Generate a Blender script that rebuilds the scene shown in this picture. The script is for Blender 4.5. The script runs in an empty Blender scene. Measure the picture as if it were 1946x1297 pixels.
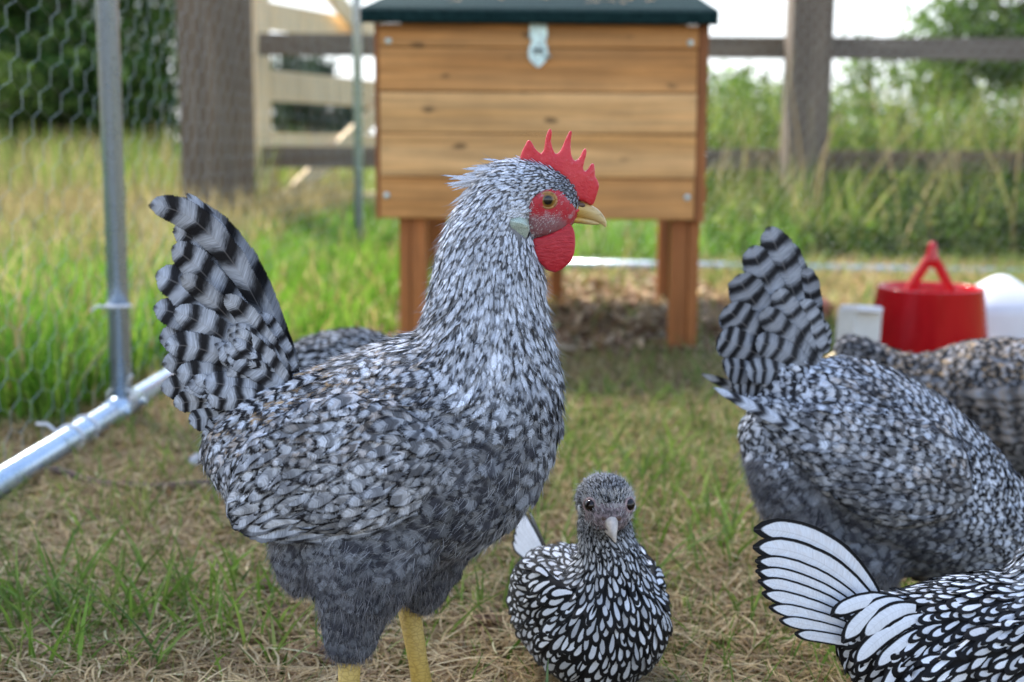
import bpy, bmesh, math, random
import numpy as np
from mathutils import Vector
from mathutils.bvhtree import BVHTree

random.seed(7)
rng = np.random.default_rng(11)
SC = bpy.context.scene
COL = SC.collection
R = math.radians

# ------------------------------------------------------------------ camera, world, sun, exposure
F_PX, CX, CY = 2520.0, 973.0, 648.5          # focal length and centre in photograph pixels
CAM_H, PITCH = 0.42, R(8.5)
cam_d = bpy.data.cameras.new('camera')
cam = bpy.data.objects.new('camera', cam_d)
COL.objects.link(cam)
cam.location = (0, 0, CAM_H)
ROLL = R(0.4)
from mathutils import Matrix
cam.rotation_euler = (Matrix.Rotation(R(90) - PITCH, 3, 'X') @ Matrix.Rotation(ROLL, 3, 'Z')).to_euler()
cam_d.sensor_width = 36
cam_d.lens = 36 * F_PX / 1946
cam_d.clip_start = 0.05
cam_d.clip_end = 3000
cam_d.dof.use_dof = True
cam_d.dof.focus_distance = 0.86
cam_d.dof.aperture_fstop = 6.6
SC.camera = cam

SUN_EL, SUN_AZ = R(48), R(-38)                # azimuth from +Y (away from the camera) towards -X
wd = bpy.data.worlds.new('World')
SC.world = wd
wd.use_nodes = True
wn = wd.node_tree
bg = wn.nodes['Background']
sky = wn.nodes.new('ShaderNodeTexSky')
sky.sky_type = 'NISHITA'
sky.sun_disc = False
sky.sun_elevation = SUN_EL
sky.sun_rotation = SUN_AZ
sky.air_density = 1.0
sky.dust_density = 1.0
sky.ozone_density = 1.0
# bright white cloud bank low in the sky, blue overhead
_tc = wn.nodes.new('ShaderNodeTexCoord')
_sp = wn.nodes.new('ShaderNodeSeparateXYZ')
wn.links.new(_tc.outputs['Generated'], _sp.inputs[0])
_cn = wn.nodes.new('ShaderNodeTexNoise')
_cn.inputs['Scale'].default_value = 3.0
_cn.inputs['Detail'].default_value = 5
wn.links.new(_tc.outputs['Generated'], _cn.inputs['Vector'])
_ad = wn.nodes.new('ShaderNodeMath')
_ad.operation = 'MULTIPLY_ADD'
wn.links.new(_cn.outputs[0], _ad.inputs[0])
_ad.inputs[1].default_value = -0.6
wn.links.new(_sp.outputs[2], _ad.inputs[2])
_mr = wn.nodes.new('ShaderNodeMapRange')
_mr.interpolation_type = 'SMOOTHSTEP'
wn.links.new(_ad.outputs[0], _mr.inputs[0])
for _i, _v in ((1, -0.06), (2, 0.14), (3, 0.92), (4, 0.06)):
    _mr.inputs[_i].default_value = _v
_mx = wn.nodes.new('ShaderNodeMix')
_mx.data_type = 'RGBA'
wn.links.new(_mr.outputs[0], _mx.inputs[0])
wn.links.new(sky.outputs[0], _mx.inputs[6])
_mx.inputs[7].default_value = (4.0, 4.2, 4.35, 1)
wn.links.new(_mx.outputs[2], bg.inputs[0])
bg.inputs[1].default_value = 0.15
sun_d = bpy.data.lights.new('sun', 'SUN')
sun_d.energy = 3.8
sun_d.angle = R(5)
sun_d.color = (1.0, 0.93, 0.82)
sun = bpy.data.objects.new('sun', sun_d)
COL.objects.link(sun)
sdir = Vector((math.sin(SUN_AZ) * math.cos(SUN_EL), math.cos(SUN_AZ) * math.cos(SUN_EL), math.sin(SUN_EL)))
sun.rotation_euler = sdir.to_track_quat('Z', 'Y').to_euler()
sun.location = sdir * 20
SC.view_settings.view_transform = 'Standard'
SC.view_settings.look = 'None'
SC.view_settings.gamma = 1
SC.view_settings.exposure = 1.6
SC.render.engine = 'CYCLES'
SC.cycles.use_denoising = True
SC.cycles.max_bounces = 6
SC.cycles.diffuse_bounces = 3
SC.cycles.glossy_bounces = 3
SC.cycles.transmission_bounces = 4
SC.cycles.transparent_max_bounces = 10
SC.cycles.caustics_reflective = False
SC.cycles.caustics_refractive = False


def unroll(px, py):
    x, y = (px - CX) / F_PX, -(py - CY) / F_PX
    return x * math.cos(ROLL) - y * math.sin(ROLL), x * math.sin(ROLL) + y * math.cos(ROLL)


def P(px, py, Y):
    """world point where the sight line of a photograph pixel meets the upright plane at distance Y"""
    x, yu = unroll(px, py)
    d = np.array([x, math.cos(PITCH) + yu * math.sin(PITCH), -math.sin(PITCH) + yu * math.cos(PITCH)])
    return np.array([0, 0, CAM_H]) + d * (Y / d[1])


def G(px, py):
    """world point on the ground under a photograph pixel"""
    x, yu = unroll(px, py)
    d = np.array([x, math.cos(PITCH) + yu * math.sin(PITCH), -math.sin(PITCH) + yu * math.cos(PITCH)])
    return np.array([0, 0, CAM_H]) + d * (CAM_H / -d[2])


# ------------------------------------------------------------------ node helper
class N:
    def __init__(s, name):
        s.m = bpy.data.materials.new(name)
        s.m.use_nodes = True
        s.t = s.m.node_tree
        s.b = s.t.nodes['Principled BSDF']
        s.out = s.t.nodes['Material Output']

    def n(s, kind, **kw):
        x = s.t.nodes.new('ShaderNode' + kind)
        for k, v in kw.items():
            setattr(x, k, v)
        return x

    def put(s, sock, v):
        if isinstance(v, bpy.types.NodeSocket):
            s.t.links.new(v, sock)
        elif v is not None:
            if isinstance(v, (tuple, list)) and len(v) == 3 and sock.type == 'RGBA':
                v = (*v, 1)
            sock.default_value = v

    def math(s, op, a, b=None, c=None, clamp=False):
        x = s.n('Math', operation=op, use_clamp=clamp)
        for i, v in enumerate((a, b, c)):
            if v is not None:
                s.put(x.inputs[i], v)
        return x.outputs[0]

    def mix(s, f, a, b, mode='MIX'):
        x = s.n('Mix', data_type='RGBA', blend_type=mode)
        s.put(x.inputs[0], f)
        s.put(x.inputs[6], a)
        s.put(x.inputs[7], b)
        return x.outputs[2]

    def step(s, v, lo, hi, a=0.0, b=1.0):
        x = s.n('MapRange', interpolation_type='SMOOTHSTEP')
        s.put(x.inputs[0], v)
        for i, q in enumerate((lo, hi, a, b)):
            s.put(x.inputs[i + 1], q)
        return x.outputs[0]

    def noise(s, vec, scale, detail=3, rough=0.6, out=0):
        x = s.n('TexNoise')
        if vec is not None:
            s.put(x.inputs['Vector'], vec)
        s.put(x.inputs['Scale'], scale)
        s.put(x.inputs['Detail'], detail)
        s.put(x.inputs['Roughness'], rough)
        return x.outputs[out]

    def vec(s, x=0, y=0, z=0):
        c = s.n('CombineXYZ')
        for i, v in enumerate((x, y, z)):
            s.put(c.inputs[i], v)
        return c.outputs[0]

    def sep(s, v):
        c = s.n('SeparateXYZ')
        s.put(c.inputs[0], v)
        return c.outputs

    def attr(s, name):
        return s.n('Attribute', attribute_name=name)

    def coord(s, which='Object', scale=None):
        o = s.n('TexCoord').outputs[which]
        if scale is not None:
            m = s.n('Mapping')
            s.put(m.inputs[0], o)
            m.inputs['Scale'].default_value = scale
            return m.outputs[0]
        return o

    def bump(s, h, strength=0.3, dist=0.002):
        b = s.n('Bump')
        b.inputs['Strength'].default_value = strength
        b.inputs['Distance'].default_value = dist
        s.put(b.inputs['Height'], h)
        s.t.links.new(b.outputs[0], s.b.inputs['Normal'])

    def fin(s, col=None, rough=None, metal=None, spec=None, **kw):
        s.put(s.b.inputs['Base Color'], col)
        s.put(s.b.inputs['Roughness'], rough)
        s.put(s.b.inputs['Metallic'], metal)
        s.put(s.b.inputs['Specular IOR Level'], spec)
        for k, v in kw.items():
            s.put(s.b.inputs[k.replace('_', ' ')], v)
        return s.m

    def translucent(s, col, f):
        t = s.n('BsdfTranslucent')
        s.put(t.inputs[0], col)
        mx = s.n('MixShader')
        s.put(mx.inputs[0], f)
        s.t.links.new(s.b.outputs[0], mx.inputs[1])
        s.t.links.new(t.outputs[0], mx.inputs[2])
        s.t.links.new(mx.outputs[0], s.out.inputs[0])


def feather_material(name, white, dark, barb=1.0, greydark=None, fray=1.0, lo=0.62):
    m = N(name)
    uv = m.sep(m.n('UVMap').outputs[0])
    u, v = uv[0], uv[1]
    fa = m.sep(m.attr('fa').outputs['Vector'])      # random, bars, tone
    fb = m.sep(m.attr('fb').outputs['Vector'])      # dark share, gold, lacing
    ln = m.attr('len').outputs['Fac']               # length in cm
    side = m.math('SUBTRACT', m.math('MULTIPLY', u, 2), 1)
    x = m.math('ABSOLUTE', side)
    s = m.math('SUBTRACT', v, m.math('MULTIPLY', x, m.step(ln, 2.0, 5.0, 0.15, 0.045)))
    sl = m.math('MULTIPLY', s, ln)
    seed = m.math('MULTIPLY', fa[0], 91.7)
    barbs = m.noise(m.vec(m.math('MULTIPLY', sl, 11), m.math('MULTIPLY', side, 0.8), seed), 1.0, 2, 0.7)
    wob = m.noise(m.vec(m.math('MULTIPLY', side, 1.3), m.math('MULTIPLY', sl, 1.6), seed), 1.0, 3, 0.6)
    ph = m.math('MULTIPLY', s, fa[1])
    ph = m.math('ADD', ph, m.math('MULTIPLY', m.math('SUBTRACT', wob, 0.5), m.step(ln, 2.5, 4.5, 0.75, 0.32)))
    ph = m.math('ADD', ph, m.math('MULTIPLY', m.math('SUBTRACT', barbs, 0.5), m.step(ln, 2.5, 4.5, 0.42, 0.16)))
    ph = m.math('ADD', ph, m.math('MULTIPLY', fa[0], 0.28))
    sn = m.math('SINE', m.math('MULTIPLY', ph, 6.2832))
    th = m.math('SUBTRACT', 1.0, m.math('MULTIPLY', fb[0], 2.0))
    sw = m.step(ln, 2.0, 5.0, 0.8, 0.95)
    bar = m.step(m.math('SUBTRACT', sn, th), m.math('MULTIPLY', sw, -1), sw)
    v0 = m.step(ln, 2.6, 5.0, 0.52, 0.80)
    tv = m.math('DIVIDE', m.math('MAXIMUM', m.math('SUBTRACT', v, v0), 0.0), m.math('SUBTRACT', 1.0, v0))
    e = m.math('SQRT', m.math('ADD', m.math('MULTIPLY', x, x), m.math('MULTIPLY', tv, tv)))
    e = m.math('ADD', e, m.math('MULTIPLY', m.math('SUBTRACT', barbs, 0.5), 0.1))
    lq = m.step(ln, 2.6, 5.0, lo, 0.70)
    lace = m.step(m.math('SUBTRACT', e, lq), 0.0, 0.1)
    dk = m.n('Mix')
    m.put(dk.inputs[0], fb[2]); m.put(dk.inputs[2], bar); m.put(dk.inputs[3], lace)
    dkv = dk.outputs[0]
    streak = m.math('MULTIPLY', m.step(barbs, 0.25, 0.75, 1.0 - 0.40 * barb, 1.0 + 0.12 * barb), m.step(x, 0.3, 1.0, 1.0, 1.0 - 0.25 * barb))
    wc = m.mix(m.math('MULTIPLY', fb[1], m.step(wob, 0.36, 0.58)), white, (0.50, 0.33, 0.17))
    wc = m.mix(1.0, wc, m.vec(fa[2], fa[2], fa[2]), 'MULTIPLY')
    soft = m.math('MULTIPLY', m.step(fa[2], 0.3, 0.8, 1.0, 0.0), m.step(ln, 2.8, 4.5, 1.0, 0.0))
    dk2 = m.mix(soft, dark, greydark or dark)
    col = m.mix(dkv, wc, dk2)
    col = m.mix(1.0, col, m.vec(streak, streak, streak), 'MULTIPLY')
    shaft = m.step(x, 0.02, 0.07, 0.22, 0.0)
    col = m.mix(m.math('MULTIPLY', shaft, m.step(ln, 2.5, 5.0)), col, (0.35, 0.33, 0.32))
    m.bump(barbs, 0.35, 0.0006)
    if fray:
        strand = m.noise(m.vec(m.math('MULTIPLY', sl, 17), m.math('MULTIPLY', side, 0.5), m.math('ADD', seed, 3.1)), 1.0, 1, 0.5)
        ex_ = m.step(ln, 2.5, 4.5, 2.2, 5.0)
        ee = m.math('SQRT', m.math('ADD', m.math('POWER', x, ex_), m.math('POWER', tv, ex_)))
        ee = m.math('ADD', ee, m.math('MULTIPLY', m.math('SUBTRACT', strand, 0.5), m.step(ln, 2.5, 4.5, 1.1 * fray, 0.62 * fray)))
        m.put(m.b.inputs['Alpha'], m.step(ee, 0.74, 1.02, 1.0, 0.0))
    return m.fin(col, 0.6, 0, 0.22, Sheen_Weight=0.03, Sheen_Roughness=0.5)


M = {}
M['barred'] = feather_material('barred_feather', (0.72, 0.77, 0.86), (0.010, 0.0095, 0.012), 1.0, (0.044, 0.046, 0.060))
M['dusky'] = feather_material('dusky_barred_feather', (0.50, 0.50, 0.52), (0.011, 0.010, 0.011))
M['laced'] = feather_material('silver_laced_feather', (0.80, 0.83, 0.88), (0.0045, 0.0042, 0.005), 0.35, None, 0.0, 0.46)


def simple(name, col, rough=0.5, metal=0, spec=0.5, var=0.15, scale=30, bump=0.0, **kw):
    m = N(name)
    c = m.coord('Object')
    nz = m.noise(c, scale, 4, 0.65)
    lo = tuple(q * (1 - var) for q in col)
    hi = tuple(min(1, q * (1 + var)) for q in col)
    cc = m.mix(m.step(nz, 0.3, 0.7), lo, hi)
    if bump:
        m.bump(m.noise(c, scale * 3, 4, 0.7), bump, 0.002)
    return m.fin(cc, rough, metal, spec, **kw)


M['underdown'] = simple('grey_underdown', (0.20, 0.205, 0.225), 0.9, var=0.3, scale=60)
M['black_down'] = simple('black_underdown', (0.007, 0.007, 0.008), 0.9, var=0.3, scale=60)


def fluff_material(name, a, b):
    m = N(name)
    fa = m.sep(m.attr('fa').outputs['Vector'])
    return m.fin(m.mix(fa[0], a, b), 0.8, 0, 0.15)


M['fluff'] = fluff_material('grey_fluff', (0.06, 0.06, 0.07), (0.34, 0.335, 0.35))
M['white_wisp'] = fluff_material('white_wisp', (0.75, 0.72, 0.66), (0.55, 0.55, 0.57))
M['dark_wisp'] = fluff_material('dark_wisp', (0.06, 0.06, 0.068), (0.66, 0.68, 0.72))


def comb_material(name, c1, c2, sc=260):
    m = N(name)
    c = m.coord('Object')
    nz = m.noise(c, sc, 4, 0.7)
    big = m.noise(c, 45, 3, 0.6)
    col = m.mix(m.step(big, 0.3, 0.7), c1, c2)
    col = m.mix(m.step(nz, 0.55, 0.8, 0, 0.35), col, (0.75, 0.32, 0.33))
    m.bump(nz, 0.6, 0.0016)
    return m.fin(col, 0.42, 0, 0.45, Subsurface_Weight=0.25, Subsurface_Radius=(0.006, 0.0015, 0.001), Subsurface_Scale=1.0)


M['comb'] = comb_material('red_comb_skin', (0.60, 0.018, 0.035), (0.70, 0.05, 0.06))
mw = N('wattle_skin')
_c = mw.coord('Object', (120, 120, 420))
_w = mw.noise(_c, 1.6, 4, 0.65)
mw.bump(_w, 0.6, 0.0012)
M['wattle'] = mw.fin(mw.mix(mw.step(_w, 0.3, 0.75), (0.42, 0.008, 0.02), (0.58, 0.03, 0.045)), 0.4, 0, 0.45,
                     Subsurface_Weight=0.2, Subsurface_Radius=(0.006, 0.0015, 0.001), Subsurface_Scale=1.0)
mf = N('face_skin')
_c = mf.coord('Object')
_n = mf.noise(_c, 130, 5, 0.7)
_b = mf.noise(_c, 420, 3, 0.7)
_fz = mf.attr('fa').outputs['Vector']
_fs = mf.sep(_fz)
_col = mf.mix(mf.step(_fs[0], 0.25, 0.75), (0.50, 0.03, 0.045), (0.33, 0.15, 0.17))
_col = mf.mix(mf.step(_n, 0.50, 0.68, 0, 0.7), _col, (0.48, 0.33, 0.35))
_col = mf.mix(mf.step(_b, 0.58, 0.72, 0, 0.5), _col, (0.10, 0.05, 0.06))
mf.bump(_b, 0.5, 0.001)
M['face'] = mf.fin(_col, 0.5, 0, 0.4)
M['lobe'] = None
ml = N('earlobe_skin')
_c = ml.coord('Object', (220, 220, 140))
_v = ml.n('TexVoronoi', feature='DISTANCE_TO_EDGE')
ml.put(_v.inputs['Vector'], _c)
_cr = ml.step(_v.outputs['Distance'], 0.02, 0.12)
ml.bump(_cr, 0.5, 0.0008)
M['lobe'] = ml.fin(ml.mix(_cr, (0.34, 0.46, 0.40), (0.62, 0.74, 0.66)), 0.45, 0, 0.4)
mb = N('beak_horn')
_o = mb.sep(mb.coord('Generated'))
_n = mb.noise(mb.coord('Object', (60, 400, 400)), 1, 3, 0.6)
_bc = mb.mix(mb.step(_o[0], 0.1, 0.85), (0.56, 0.33, 0.04), (0.62, 0.47, 0.22))
_bc = mb.mix(mb.step(_n, 0.5, 0.75, 0, 0.55), _bc, (0.24, 0.13, 0.04))
M['beak'] = mb.fin(_bc, 0.33, 0, 0.5)
M['pale_beak'] = simple('pale_horn_beak', (0.54, 0.48, 0.42), 0.35, var=0.2, scale=160)
M['nostril'] = simple('nostril_skin', (0.10, 0.055, 0.04), 0.5, var=0.5, scale=300)
M['shank'] = None
msn = N('yellow_shank_scales')
_c = msn.coord('Object', (1, 1, 1.9))
_v = msn.n('TexVoronoi', feature='DISTANCE_TO_EDGE')
msn.put(_v.inputs['Vector'], _c); msn.put(_v.inputs['Scale'], 190)
_cr = msn.step(_v.outputs['Distance'], 0.0, 0.14)
msn.bump(_cr, 0.4, 0.0006)
M['shank'] = msn.fin(msn.mix(_cr, (0.48, 0.32, 0.08), (0.60, 0.42, 0.11)), 0.45, 0, 0.4)
M['grey_shank'] = simple('slate_shank_scales', (0.16, 0.16, 0.18), 0.5, var=0.4, scale=200, bump=0.4)
me = N('amber_eye')
_o = me.sep(me.coord('Object'))
_r = me.math('SQRT', me.math('ADD', me.math('MULTIPLY', _o[0], _o[0]), me.math('MULTIPLY', _o[2], _o[2])))
_ir = me.mix(me.step(_r, 0.0026, 0.0046), (0.10, 0.055, 0.012), (0.36, 0.19, 0.035))
_ec = me.mix(me.step(_r, 0.0025, 0.0028), (0.004, 0.004, 0.005), _ir)
_ec = me.mix(me.step(_r, 0.0044, 0.0048), _ec, (0.03, 0.02, 0.015))
M['eye'] = me.fin(_ec, 0.06, 0, 0.6)
M['dark_eye'] = simple('dark_brown_eye', (0.010, 0.005, 0.004), 0.06, var=0.4, scale=300)
M['eyelid'] = simple('eyelid_skin', (0.40, 0.20, 0.07), 0.45, var=0.3, scale=400)


# ------------------------------------------------------------------ mesh helpers
def tag(o, label=None, cat=None, group=None, kind=None):
    for k, v in (('label', label), ('category', cat), ('group', group), ('kind', kind)):
        if v:
            o[k] = v
    return o


def empty(name, loc, label, cat, group=None):
    o = bpy.data.objects.new(name, None)
    o.empty_display_size = 0.05
    o.location = loc
    COL.objects.link(o)
    return tag(o, label, cat, group)


def wloc(o):
    v = np.zeros(3)
    while o is not None:
        v = v + np.array(o.location)
        o = o.parent
    return v


def mk(name, V, F, mat, parent=None, smooth=True, uv=None, attrs=None, origin=None):
    """one mesh object from world-space vertices; the mesh is stored relative to its parent (or origin)"""
    V = np.asarray(V, dtype=np.float64).reshape(-1, 3)
    base = wloc(parent) if parent is not None else np.zeros(3)
    org = np.zeros(3) if origin is None else np.asarray(origin, dtype=np.float64) - base
    if parent is None and origin is not None:
        org = np.asarray(origin, dtype=np.float64)
    V = V - base - org
    me_ = bpy.data.meshes.new(name)
    if isinstance(F, np.ndarray):
        nf, k = F.shape
        me_.vertices.add(len(V))
        me_.vertices.foreach_set('co', V.astype(np.float32).ravel())
        me_.loops.add(nf * k)
        me_.loops.foreach_set('vertex_index', F.astype(np.int32).ravel())
        me_.polygons.add(nf)
        me_.polygons.foreach_set('loop_start', np.arange(0, nf * k, k, dtype=np.int32))
        me_.update(calc_edges=True)
    else:
        me_.from_pydata(V.tolist(), [], [list(f) for f in F])
    if uv is not None:
        lay = me_.uv_layers.new(name='UVMap')
        li = np.zeros(len(me_.loops), dtype=np.int32)
        me_.loops.foreach_get('vertex_index', li)
        lay.data.foreach_set('uv', np.asarray(uv, dtype=np.float32)[li].ravel())
    for k_, (t, data) in (attrs or {}).items():
        a = me_.attributes.new(k_, t, 'POINT')
        a.data.foreach_set('vector' if t == 'FLOAT_VECTOR' else 'value', np.asarray(data, dtype=np.float32).ravel())
    me_.polygons.foreach_set('use_smooth', [smooth] * len(me_.polygons))
    me_.validate()
    if mat is not None:
        me_.materials.append(mat)
    o = bpy.data.objects.new(name, me_)
    COL.objects.link(o)
    o.parent = parent
    o.location = org
    return o


class MB:
    """collects boxes, tubes and prisms in world space"""
    def __init__(s):
        s.V, s.F, s.T = [], [], []

    def add(s, V, F, tone=0.5):
        b = len(s.V)
        s.V += [tuple(v) for v in V]
        s.F += [[i + b for i in f] for f in F]
        s.T += [tone] * len(V)
        return s

    def bm(s, bm_, tone=0.5):
        bm_.verts.index_update()
        s.add([v.co[:] for v in bm_.verts], [[v.index for v in f.verts] for f in bm_.faces], tone)
        bm_.free()
        return s

    def box(s, c, size, rot=(0, 0, 0), bev=0.003, tone=0.5, jit=0.0):
        b = bmesh.new()
        bmesh.ops.create_cube(b, size=1)
        for v in b.verts:
            v.co = Vector((v.co.x * size[0], v.co.y * size[1], v.co.z * size[2]))
            if jit:
                v.co += Vector([random.uniform(-jit, jit) for _ in range(3)])
        if bev:
            bmesh.ops.bevel(b, geom=b.edges[:], offset=bev, segments=2, affect='EDGES', profile=0.6)
        from mathutils import Euler
        mt = Euler(rot).to_matrix()
        for v in b.verts:
            v.co = mt @ v.co + Vector(c)
        return s.bm(b, tone)

    def beam(s, p, q, w, h, up=(0, 0, 1), bev=0.003, tone=0.5):
        """a board from p to q, h along up, w across"""
        p, q, up = Vector(p), Vector(q), Vector(up)
        d = (q - p)
        L = d.length
        d.normalize()
        side = d.cross(up).normalized()
        up2 = side.cross(d).normalized()
        b = bmesh.new()
        bmesh.ops.create_cube(b, size=1)
        for v in b.verts:
            v.co = Vector((v.co.x * L, v.co.y * w, v.co.z * h))
        if bev:
            bmesh.ops.bevel(b, geom=b.edges[:], offset=bev, segments=2, affect='EDGES', profile=0.6)
        mid = (p + q) / 2
        for v in b.verts:
            v.co = mid + d * v.co.x + side * v.co.y + up2 * v.co.z
        return s.bm(b, tone)

    def tube(s, pts, rad, n=12, caps=True, tone=0.5):
        pts = [np.asarray(p, dtype=float) for p in pts]
        rad = [rad] * len(pts) if np.isscalar(rad) else rad
        V, F = [], []
        ref = None
        for i, p in enumerate(pts):
            d = pts[min(i + 1, len(pts) - 1)] - pts[max(i - 1, 0)]
            d = d / (np.linalg.norm(d) + 1e-12)
            if ref is None:
                ref = np.cross(d, [0, 0, 1.0])
                if np.linalg.norm(ref) < 0.1:
                    ref = np.cross(d, [1.0, 0, 0])
            a = ref - d * np.dot(ref, d)
            a /= np.linalg.norm(a)
            ref = a
            b = np.cross(d, a)
            for k in range(n):
                t = 2 * math.pi * k / n
                V.append(p + rad[i] * (math.cos(t) * a + math.sin(t) * b))
        for i in range(len(pts) - 1):
            for k in range(n):
                k2 = (k + 1) % n
                F.append([i * n + k, i * n + k2, (i + 1) * n + k2, (i + 1) * n + k])
        if caps:
            F.append(list(range(n))[::-1])
            F.append([(len(pts) - 1) * n + k for k in range(n)])
        return s.add(V, F, tone)

    def lathe(s, prof, c, n=40, tone=0.5, axis=None):
        V, F = [], []
        for r_, z in prof:
            for k in range(n):
                t = 2 * math.pi * k / n
                V.append((c[0] + r_ * math.cos(t), c[1] + r_ * math.sin(t), c[2] + z))
        for i in range(len(prof) - 1):
            for k in range(n):
                k2 = (k + 1) % n
                F.append([i * n + k, i * n + k2, (i + 1) * n + k2, (i + 1) * n + k])
        return s.add(V, F, tone)

    def sphere(s, c, r, seg=20, rings=12, tone=0.5):
        b = bmesh.new()
        bmesh.ops.create_uvsphere(b, u_segments=seg, v_segments=rings, radius=1)
        r = (r, r, r) if np.isscalar(r) else r
        for v in b.verts:
            v.co = Vector((v.co.x * r[0] + c[0], v.co.y * r[1] + c[1], v.co.z * r[2] + c[2]))
        return s.bm(b, tone)

    def build(s, name, mat, parent=None, smooth=False, origin=None):
        o = mk(name, s.V, s.F, mat, parent, smooth, attrs={'tone': ('FLOAT', s.T)}, origin=origin)
        if smooth == 'auto':
            pass
        return o


def remeshed(V, F, voxel, smooth_it=6, fac=0.5):
    """union of overlapping closed shells as ONE continuous surface -> (verts, faces)"""
    me_ = bpy.data.meshes.new('tmp')
    me_.from_pydata([tuple(v) for v in V], [], F)
    o = bpy.data.objects.new('tmp', me_)
    COL.objects.link(o)
    r_ = o.modifiers.new('r', 'REMESH')
    r_.mode = 'VOXEL'
    r_.voxel_size = voxel
    if smooth_it:
        s_ = o.modifiers.new('s', 'SMOOTH')
        s_.iterations = smooth_it
        s_.factor = fac
    bpy.context.view_layer.update()
    dg = bpy.context.evaluated_depsgraph_get()
    ev = o.evaluated_get(dg)
    m2 = ev.to_mesh()
    VV = np.zeros(len(m2.vertices) * 3)
    m2.vertices.foreach_get('co', VV)
    VV = VV.reshape(-1, 3)
    FF = [list(p.vertices) for p in m2.polygons]
    ev.to_mesh_clear()
    bpy.data.objects.remove(o)
    bpy.data.meshes.remove(me_)
    return VV, FF


def unit(a):
    return a / (np.linalg.norm(a, axis=-1, keepdims=True) + 1e-12)


# ------------------------------------------------------------------ plumage
ROWS = np.array([0, .22, .48, .70, .86, .96, 1.0])
PROF = np.array([.35, .8, 1.0, .93, .68, .36, .10])


class Plumage:
    """many overlapping feathers as one mesh"""
    def __init__(s):
        s.V, s.F, s.UV, s.fa, s.fb, s.ln = [], [], [], [], [], []
        s.n = 0

    def push(s, V, F, UV, fa, fb, ln):
        s.V.append(V.reshape(-1, 3)); s.F.append(F + s.n); s.UV.append(UV.reshape(-1, 2))
        s.fa.append(fa.reshape(-1, 3)); s.fb.append(fb.reshape(-1, 3)); s.ln.append(ln.reshape(-1))
        s.n += len(s.V[-1])

    def sheet(s, C, B, NN, W, prof, tt, par, camber=0.18, jag=0.05):
        """C (n,r,3) centre lines, B sideways, NN up, W (n,) half widths"""
        n, r_ = C.shape[:2]
        us = np.array([-1, -0.5, 0, 0.5, 1.0])
        c_ = len(us)
        w = W[:, None] * prof[None, :] * (1 + jag * rng.normal(size=(n, r_)))
        off = us[None, None, :] * w[:, :, None]
        V = C[:, :, None, :] + off[..., None] * B[:, :, None, :] - (camber * W[:, None, None] * (us ** 2)[None, None, :] * prof[None, :, None])[..., None] * NN[:, :, None, :]
        UV = np.zeros((n, r_, c_, 2))
        UV[..., 0] = 0.5 + 0.5 * us[None, None, :]
        UV[..., 1] = tt[None, :, None]
        q = np.arange(r_ * c_).reshape(r_, c_)
        f0 = np.stack([q[:-1, :-1], q[:-1, 1:], q[1:, 1:], q[1:, :-1]], -1).reshape(-1, 4)
        F = (f0[None] + (np.arange(n) * r_ * c_)[:, None, None]).reshape(-1, 4)
        k = r_ * c_
        fa = np.repeat(np.stack([par['rnd'], par['nb'], par['tone']], -1), k, 0)
        fb = np.repeat(np.stack([par['dark'], par['gold'], par['lace']], -1), k, 0)
        s.push(V, F, UV, fa, fb, np.repeat(par['len'], k))

    def quill(s, pts, W, nrm, nb=5, tone=1, dark=0.5, gold=0, lace=0, camber=0.2, tip=1.0, rnd=None, rows=16, jag=0.03, rootw=0.55):
        """one long feather along a bezier of 3-4 world points"""
        pts = [np.asarray(p, dtype=float) for p in pts]
        t = np.linspace(0, 1, rows)
        if len(pts) == 3:
            C = ((1 - t) ** 2)[:, None] * pts[0] + (2 * t * (1 - t))[:, None] * pts[1] + (t ** 2)[:, None] * pts[2]
        else:
            C = ((1 - t) ** 3)[:, None] * pts[0] + (3 * t * (1 - t) ** 2)[:, None] * pts[1] + (3 * t * t * (1 - t))[:, None] * pts[2] + (t ** 3)[:, None] * pts[3]
        D = unit(np.gradient(C, axis=0))
        nr = np.asarray(nrm, dtype=float)
        NN = unit(nr[None] - D * (D @ nr)[:, None])
        B = np.cross(NN, D)
        tt = np.linspace(0, 1, rows)
        prof = np.minimum(1, rootw + (1 - rootw) * (tt / 0.4)) * np.sqrt(np.clip(1 - (np.clip(tt - 0.72, 0, 1) / 0.283) ** 2, 0.004, 1))
        L = np.linalg.norm(np.diff(C, axis=0), axis=1).sum() * 100
        par = dict(rnd=np.array([random.random() if rnd is None else rnd]), nb=np.array([nb]), tone=np.array([tone]), dark=np.array([dark]),
                   gold=np.array([gold]), lace=np.array([lace]), len=np.array([L]))
        s.sheet(C[None], B[None], NN[None], np.array([W]), prof, tt, par, camber, jag)

    def build(s, name, mat, parent):
        return mk(name, np.concatenate(s.V), np.concatenate(s.F), mat, parent, True, np.concatenate(s.UV),
                  {'fa': ('FLOAT_VECTOR', np.concatenate(s.fa)), 'fb': ('FLOAT_VECTOR', np.concatenate(s.fb)), 'len': ('FLOAT', np.concatenate(s.ln))})


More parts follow.
